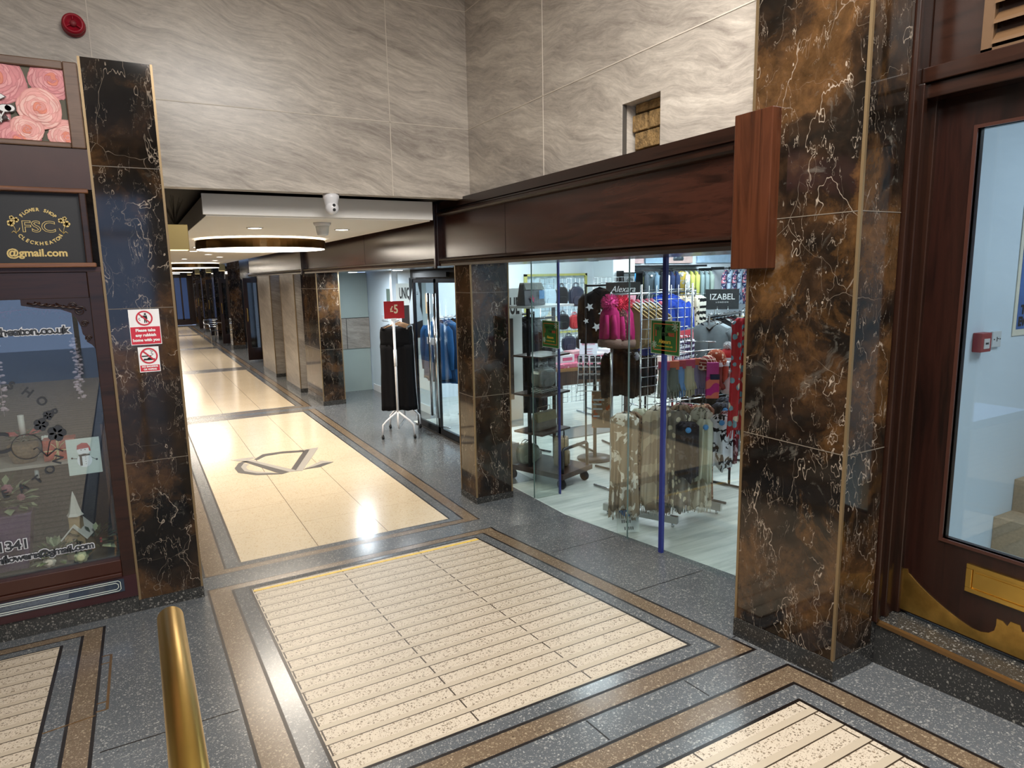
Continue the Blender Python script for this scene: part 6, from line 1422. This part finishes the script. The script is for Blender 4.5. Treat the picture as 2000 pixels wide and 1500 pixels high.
for j, (z, y) in enumerate(((1.10, .0), (1.01, -.03), (.92, -.06))):
    for k in range(6):
        x = -.165+.066*k; tk = T('jewellery_card', 'small dark jewellery card in the white wire rack', 'card', (0, 0, 0), 0, 'jewellery cards in the wire rack'); 
        tk.location = (4.36+x*math.cos(-.55)-(y)*math.sin(-.55), 5.9+x*math.sin(-.55)+y*math.cos(-.55), z); tk.rotation_euler = (-.3, 0, -.55)
        MB().box(-.026, .026, -.002, .002, 0, .07).build('card', mat('dark card', '#22252d', .5), tk); MB().box(-.018, .018, -.0035, -.002, .045, .052).build('print_line', WT, tk)
t = T('leaflet_pouch', 'brown fashion photo leaflet hanging below the white wire rack', 'leaflet', (4.32, 5.74, .40), -.65)
MB().box(-.10, .10, -.003, .003, 0, .40).build('sheet', F('warm photo print', '#8f755c', rough=.5, pattern='patches', c2='#b99a7c', sc=7, c3='#a8552c'), t)
mb = MB()
for k, (z, w) in enumerate(((.30, .12), (.25, .09), (.20, .10), (.12, .07))): mb.box(-.085, -.085+w, -.005, -.003, z, z+.018)
mb.build('pale_print', mat('pale print', '#c6cdd2', .5), t); MB().tube([(-.1, 0, .40), (0, .15, .62), (.1, 0, .40)], .0015, 5).build('string', CHROME, t)
t = T('display_table', 'wooden display table under a pink patterned cloth in the middle of the shop', 'table', (5.35, 7.55, 0))
MB().box(-.62, .62, -.35, .35, .80, .84).build('tabletop', wood('oak tabletop', 'x', '#7a5430', '#9a6e40', .4), t)
for sx in (-1, 1):
    for sy in (-1, 1): MB().box(sx*.56-.03, sx*.56+.03, sy*.29-.03, sy*.29+.03, 0, .8).build('leg', wood('dark oak leg', 'z', '#2e1c14', '#4a3022', .4), t)
MB().box(-.62, .62, -.345, -.32, .62, .8).build('apron', wood('dark oak leg', 'z', '#2e1c14', '#4a3022', .4), t)
m_ = MB().box(4.76, 5.94, 7.22, 7.88, .84, .90); tag(m_.build('pink_cloth', F('pink marbled cloth', '#c86f86', pattern='patches', c2='#dfb9c2', sc=12), bevel=.01), 'folded pink marbled cloth covering the display table', 'tablecloth')
for k, (x, y, w, h, c, lb) in enumerate([(4.95, 7.4, .22, .10, '#d8d9dc', 'white boxed set'), (5.2, 7.5, .24, .13, '#d2a3a8', 'pink boxed set'), (5.5, 7.45, .2, .09, '#dfe0e2', 'flat white boxed set'), (5.75, 7.5, .2, .12, '#e0dfe4', 'tall white boxed set')]):
    t = T('gift_set', '%s on the pink cloth, %s from the left' % (lb, ordn[k]), 'box', (x, y, .90), .1*k); MB().box(-w/2, w/2, -.09, .09, 0, h).build('box', mat('box %s' % c, c, .5), t, bevel=.004); MB().box(-w*.35, w*.35, -.093, -.09, h*.3, h*.7).build('printed_label', mat('pink print', '#c25a7a', .5), t)
t = T('paper_sign', 'white paper sign with pink lettering standing on the display table', 'sign', (5.28, 7.30, .90), -.4)
MB().box(-.12, .12, -.003, .003, 0, .34).build('sheet', mat('sign white', '#dfe3ee', .5), t)
mb = MB(); star(mb, (0, -.004, .285), .025); text(mb, 'BELLA LUNA', .032, (0, -.004, .225), bold=.0006)
for k in range(4): mb.box(-.06+.01*(k % 2), .06-.01*(k % 2), -.005, -.003, .16-.035*k, .165-.035*k)
mb.build('lettering', mat('pink print', '#c25a7a', .5), t)
t = T('shop_stand_base', 'grey rug strip on the shop floor below the display table', 'rug', (5.3, 7.1, 0)); MB().box(-.75, .75, -.25, .25, .0, .012).build('rug_pile', mat('grey rug', '#62686a', .9), t)

rail('clothes_rail', 'black rail of dark wraps below the pink hat sets', (4.24, 5.45), (4.80, 5.58), 1.34, BLACKM)
STARF = F('black cloth with white flowers', '#101013', pattern='spots', c2='#d8d8da', sc=11)
for k in range(5): garment('dark_wrap', ['black', 'spotted black', 'charcoal'][k % 3]+' wrap on the rail below the pink hats, %s from the left' % ordn[k], 'wrap', (4.34+.09*k, 5.475+.02*k, 1.295), -.65, 'coat', (BLK, STARF, BLK2)[k % 3], .26, .50, .05, seed=400+k, group='dark wraps below the pink hats', sleeve=.4)
# ------------------------------------------------------------ gridwalls with bags
def gridwall(label, x0, x1, y, z0, z1, s=.075):
    t = T('wire_gridwall', label, 'gridwall', ((x0+x1)/2, y, 0)); mb = MB()
    n = int((x1-x0)/s); m = int((z1-z0)/s)
    for k in range(n+1): x = x0+(x1-x0)*k/n; mb.cyl((x, y, z0), (x, y, z1), .0035, 5)
    for k in range(m+1): z = z0+(z1-z0)*k/m; mb.cyl((x0, y, z), (x1, y, z), .0035, 5)
    mb.build('wire_grid', CHROME, t, world=True)
    for x in (x0, x1): MB().cyl((x, y+.008, 0), (x, y+.008, z1), .009, 8).build('upright', CHROME, t, world=True)
    mb = MB(); 
    for x in (x0, x1): mb.cyl((x, y-.2, .012), (x, y+.2, .012), .01, 8)
    mb.build('foot', CHROME, t, world=True); return t
gridwall('wire gridwall of handbags left of the star wrap', 5.0, 5.75, 8.05, .2, 2.0)
gridwall('wire gridwall of handbags behind the pink hats', 6.0, 6.75, 8.15, .2, 2.0)
gridwall('black and chrome gridwall behind the tan shawls', 6.6, 7.3, 7.0, .2, 1.75)
BGM = [('black', mat('black bag leather', '#131418', .35)), ('navy', mat('navy bag', '#20283c', .4)), ('pale blue', mat('pale blue bag', '#a9bccb', .5)), ('dark brown', mat('dark brown bag', '#3a2620', .4)), ('leopard', F('leopard bag print', '#b58c50', pattern='spots', c2='#2a1c14', sc=45)), ('pink', mat('pink bag', '#c98a9a', .5)), ('red', mat('red bag', '#a0242c', .5)), ('grey', mat('grey bag', '#6a6e73', .4)), ('cream', mat('cream bag', '#c3b99c', .5))]
gb = [(5.10, 1.62, 2, .2, .24), (5.30, 1.62, 0, .2, .26), (5.55, 1.60, 1, .24, .28), (5.12, 1.30, 8, .18, .2), (5.32, 1.28, 0, .2, .22), (5.52, 1.28, 6, .16, .2), (5.68, 1.32, 7, .15, .2), (5.15, .98, 7, .2, .2), (5.42, .96, 1, .22, .22), (5.64, .98, 0, .18, .2)]
for k, (x, z, c, w, h) in enumerate(gb): bag_round('handbag', '%s handbag on the gridwall left of the star wrap, %s in reading order' % (BGM[c][0], ordn[k]), (x, 7.97, z), w, h, .08, BGM[c][1], BGM[c][1])
gb = [(6.12, 1.60, 0, .28, .2), (6.40, 1.58, 0, .3, .26), (6.05, 1.36, 4, .14, .26), (6.62, 1.62, 5, .18, .18), (6.15, 1.02, 0, .2, .24), (6.42, 1.0, 3, .24, .22), (6.64, 1.3, 7, .16, .22)]
for k, (x, z, c, w, h) in enumerate(gb): bag_round('handbag', '%s handbag on the gridwall behind the pink hats, %s in reading order' % (BGM[c][0], ordn[k]), (x, 8.07, z), w, h, .08, BGM[c][1], BGM[c][1])
for k in range(5): garment('dark_garment', 'black wrap folded on the gridwall behind the tan shawls, %s from the left' % ordn[k], 'wrap', (6.68+.13*k, 6.93, 1.3), .1, 'plain', BLK if k % 2 else BLK2, .2, .55, .04, seed=300+k, group='black wraps on the gridwall')
# Alexara sign
t = T('brand_sign', 'black sign with white handwritten style lettering above the silver rail', 'sign', (4.98, 6.2, 1.80), -.5)
MB().box(-.20, .20, -.004, .004, 0, .15).build('board', DARK, t); mb = MB(); text(mb, 'Alexara', .10, (0, -.005, .07), shear=.3, sx=.9); mb.build('lettering', WHITE, t)
MB().cyl((0, .01, -1.8), (0, .01, .05), .008, 8).build('pole', CHROME, t); MB().lathe([(.14, -1.8), (.14, -1.785), (.01, -1.77)], (0, .01, 0), 16).build('base', CHROME, t)
# IZABEL LONDON rack
rail('clothes_rail', 'chrome rail below the black IZABEL LONDON sign', (6.2, 6.42), (7.6, 6.75), 1.48, CHROME)
t = T('brand_sign', 'black IZABEL LONDON sign with white serif lettering', 'sign', (6.90, 6.5, 1.55), -.6)
MB().box(-.22, .22, -.005, .005, 0, .27).build('board', mat('sign charcoal', '#1b1e22', .5), t); mb = MB(); text(mb, 'IZABEL', .112, (0, -.006, .165), sx=.95, bold=.0004); text(mb, 'L O N D O N', .028, (0, -.006, .095)); mb.build('lettering', WHITE, t)
mb = MB(); mb.cyl((-.06, 0, -.07), (-.06, 0, .04), .006, 8); mb.cyl((.08, 0, -.07), (.08, 0, .04), .006, 8); mb.build('clip', CHROME, t)
iz = [('navy', NAVY), ('cream', F('cream knit', '#b9b08e')), ('white patterned', F('white patterned', '#c4c8c9', pattern='patches', c2='#4c5866', sc=16)), ('brown', F('brown wool', '#7b6142')), ('grey', GRY), ('blue grey', F('blue grey', '#6d8192')), ('black', BLK), ('pale blue', F('pale blue', '#9fb4c2')), ('navy', NAVY), ('cream', F('cream knit', '#b9b08e'))]
for k, (nm, m) in enumerate(iz): garment('jersey', '%s jersey under the IZABEL LONDON sign, %s from the left' % (nm, ordn[k]), 'top', (6.3+.13*k, 6.44+.03*k, 1.435), -.3, 'top', m, .40, .6, .045, seed=320+k, group='tops under the black brand sign')
rail('clothes_rail', 'second chrome rail right of the brand sign', (7.3, 6.3), (8.4, 6.5), 1.42, CHROME)
for k in range(6): garment('jersey', '%s jumper on the rail right of the brand sign, %s from the left' % (['white', 'grey', 'pale blue'][k % 3], ordn[k]), 'jumper', (7.38+.18*k, 6.31+.033*k, 1.375), -.4, 'top', (WHT, GRY, F('pale blue', '#9fb4c2'))[k % 3], .42, .6, .05, seed=340+k, group='jumpers right of the brand sign')
# striped hats / red trimmed rack near the grey tops
t = T('red_edged_rack', 'small red edged rack of striped socks right of the blue jackets', 'display rack', (4.35, 4.0+.55, 0), .3)
mb = MB(); mb.tube([(-.17, 0, 0), (-.17, 0, 1.50), (.17, 0, 1.50), (.17, 0, 0)], .01, 8); mb.build('frame', mat('red rack frame', '#a02832', .4), t); mb = MB(); mb.box(-.2, .2, -.12, .12, 0, .015); mb.build('base', BLACKM, t)
mb = MB(); mb.box(-.17, .17, -.008, -.004, 1.46, 1.53); mb.build('header_strip', mat('red header', '#b02a3a', .5), t)
for k in range(7):
    m_ = T('striped_socks', 'purple and white striped socks hanging in the red edged rack', 'socks', (4.35+(-.14+.046*k)*math.cos(.3), 4.55-.03+(-.14+.046*k)*math.sin(.3), 1.44), .3, 'striped socks in the red rack'); MB().box(-.018, .018, -.012, .012, -.20, 0).build('sock', F('purple white stripe', '#3e2c55', pattern='stripes', c2='#c9c6d2', sc=120), m_, bevel=.006); MB().tube([(0, 0, 0), (0, .01, .04)], .002, 5).build('hook', CHROME, m_)

# ------------------------------------------------------------ back wall: curtain, column, wall rails
mb = MB(); mb.box(7.72, 8.22, 9.9, 10.5, 0, 2.75); struct(mb.build('wall_column', mat('bright white column', '#e6eef3', .5)), 'boxed white column against the shop back wall', 'column')
t = T('curtained_window', 'pale curtain in a yellow frame on the shop back wall', 'window', (6.8, 10.48, 0))
YF = mat('yellow green frame', '#b3b060', .5)
mb = MB(); mb.box(6.15, 7.5, 10.40, 10.46, 2.03, 2.07); mb.box(6.15, 6.19, 10.40, 10.46, 1.0, 2.07); mb.box(7.46, 7.5, 10.4, 10.46, 1.0, 2.07); mb.box(6.15, 7.5, 10.40, 10.46, .98, 1.02); mb.build('frame', YF, t, world=True)
mb = MB(); n = 60; vs = []
for i in range(n+1):
    x = 6.2+1.26*i/n; y = 10.46+.018*math.sin(i*.9)+.01*math.sin(i*.37)
    vs += [(x, y, 1.02), (x, y, 2.03), (x, y+.004, 1.02), (x, y+.004, 2.03)]
fs_ = []
for i in range(n): a = i*4; fs_ += [(a, a+4, a+5, a+1), (a+2, a+3, a+7, a+6)]
mb.add(vs, fs_, True); mb.build('curtain', mat('pale blue curtain', '#b9cbd8', .7), t, world=True)
mb = MB(); mb.box(8.25, 10.35, 10.18, 10.5, 2.16, 2.20); struct(mb.build('trim_6', BLACKM), 'black shelf edge over the wall rails', 'shelf')
for k, (x0, x1, c, lb) in enumerate([(8.28, 8.9, '#b99a9a', 'dusty pink fashion photo panel left of the others above the wall rail'), (8.95, 9.5, '#8aa8bf', 'blue fashion photo panel above the wall rail'), (9.55, 10.2, '#c3a8a3', 'rose fashion photo panel above the wall rail'), (10.35, 11.6, '#a9c3dc', 'pale blue panel at the right end above the wall rail')]):
    m_ = MB().box(x0, x1, 10.44, 10.48, 2.24, 2.62); tag(m_.build('photo_panel', mat('photo %s' % c, c, .5, var=.25, vs=4)), lb, 'photo panel')
def wallrail(label, x0, x1, y, z):
    t = T('wall_rail', label, 'clothes rail', ((x0+x1)/2, 10.5, z)); MB().cyl((x0, y, z), (x1, y, z), .013, 10).build('bar', BLACKM, t, world=True)
    for x in (x0+.05, (x0+x1)/2, x1-.05): MB().box(x-.012, x+.012, y, 10.5, z-.03, z+.03).build('bracket', BLACKM, t, world=True)
wallrail('black wall rail of jackets on the shop back wall', 8.3, 10.5, 10.15, 2.10); wallrail('short black wall rail at the right end of the back wall', 10.75, 11.9, 10.15, 2.12)
wl = [('sky blue', F('sky blue cloth', '#3f8cc0')), ('olive', F('olive cloth', '#6f7448')), ('charcoal', F('charcoal jersey', '#3a4149')), ('slate', F('slate jersey', '#4f5b63')), ('slate blue', F('slate blue jersey', '#53697a')), ('black', BLK2), ('white', WHT), ('navy', NAVY), ('navy', NAVY), ('mustard', F('mustard floral', '#a08a3a', pattern='patches', c2='#8a8c88', sc=9)), ('grey floral', F('grey floral print', '#8d9090', pattern='patches', c2='#c9c4a8', sc=10)), ('lime', F('lime cloth', '#9a9c52')), ('lime', F('lime cloth', '#9a9c52')), ('teal grey', F('teal grey cloth', '#6c7d80')), ('teal grey', F('teal grey cloth', '#6c7d80')), ('grey green', F('grey green', '#7d8a84'))]
for k, (nm, m) in enumerate(wl):
    garment('wall_jacket', '%s jacket on the back wall rail, %s from the left' % (nm, ordn[k]), 'jacket', (8.42+.132*k, 10.13, 2.055), (-.5 if k in (3, 9) else .95), 'coat', m, .48, .75, .05, seed=360+k, group='jackets on the back wall rail', sleeve=.55, tagc=WT if k in (3, 9) else (PT if k in (7, 12) else None))
for k in range(6):
    garment('patterned_shirt', '%s shirt at the back wall right end, %s from the left' % (['pink and blue', 'white and blue'][k % 2], ordn[k]), 'shirt', (10.85+.15*k, 10.13, 2.075), .6, 'coat', (F('pink blue print', '#2e3556', pattern='patches', c2='#b56a78', sc=14, c3='#c3c8d2'), F('white blue print', '#9fb0c2', pattern='patches', c2='#3a4766', sc=14))[k % 2], .46, .7, .05, seed=380+k, group='patterned shirts at the right end')
t = T('low_shelf_unit', 'pale pink shelf unit with folded knitwear below the wall rails', 'shelf unit', (9.9, 9.9, 0))
MB().box(-1.3, 1.9, -.2, .3, 0, .9).build('cabinet', mat('pale pink laminate', '#c9aea6', .5), t); MB().box(-1.34, 1.94, -.24, .3, .9, .94).build('top', WHITE, t); mb = MB()
for x in (-.5, .3, 1.1): mb.box(x-.008, x+.008, -.204, -.198, 0, .9)
mb.build('panel_joint', DARK, t)
for k in range(9):
    m = (F('cream knit', '#b9b08e'), GRY, F('pale grey marl', '#9ba4aa'), mat('pink bag', '#c98a9a', .5), WHT)[k % 5]
    mm = MB().box(8.75+.33*k, 9.0+.33*k, 9.72, 9.98, .94, 1.04+.04*(k % 3)); tag(mm.build('folded_knitwear', m, bevel=.02), 'folded %s jumper on the pink shelf unit, %s from the left' % (['cream', 'grey', 'pale grey', 'pink', 'white'][k % 5], ordn[k]), 'folded jumper', 'folded jumpers on the shelf unit')
# wall shelf column of dark goods left of the wall rail
t = T('black_shelf_unit', 'black open shelf of dark bags beside the white column', 'shelf unit', (8.0, 9.72, 0))
for z in (1.0, 1.35, 1.7, 2.05): MB().box(-.2, .25, -.02, .17, z, z+.02).build('shelf', BLACKM, t)
for x in (-.2, .25): MB().box(x-.01, x+.01, -.02, .17, 0, 2.1).build('side', BLACKM, t)
for k, (z, c) in enumerate([(1.02, 0), (1.37, 7), (1.72, 0)]): bag_round('handbag', '%s handbag on the %s shelf of the black open shelf unit' % (BGM[c][0], ['lowest', 'middle', 'top'][k]), (8.02, 9.79, z), .26, .2, .1, BGM[c][1], BGM[c][1])
# hanging spotlights
for k, (x, y) in enumerate([(4.12, 6.6), (4.85, 6.6), (6.2, 6.6)]):
    t = T('track_spotlight', 'grey ceiling spotlight high in the shop, %s from the pillar' % ordn[k], 'spotlight', (x, y, 2.22)); MB().lathe([(.001, .09), (.05, .09), (.07, .0), (.06, -.02), (.001, -.02)], (0, 0, 0), 20).build('head', mat('spotlight grey', '#5c6873', .35, .5), t); MB().cyl((0, 0, .08), (0, 0, .52), .008, 8).build('drop_rod', CHROME, t)
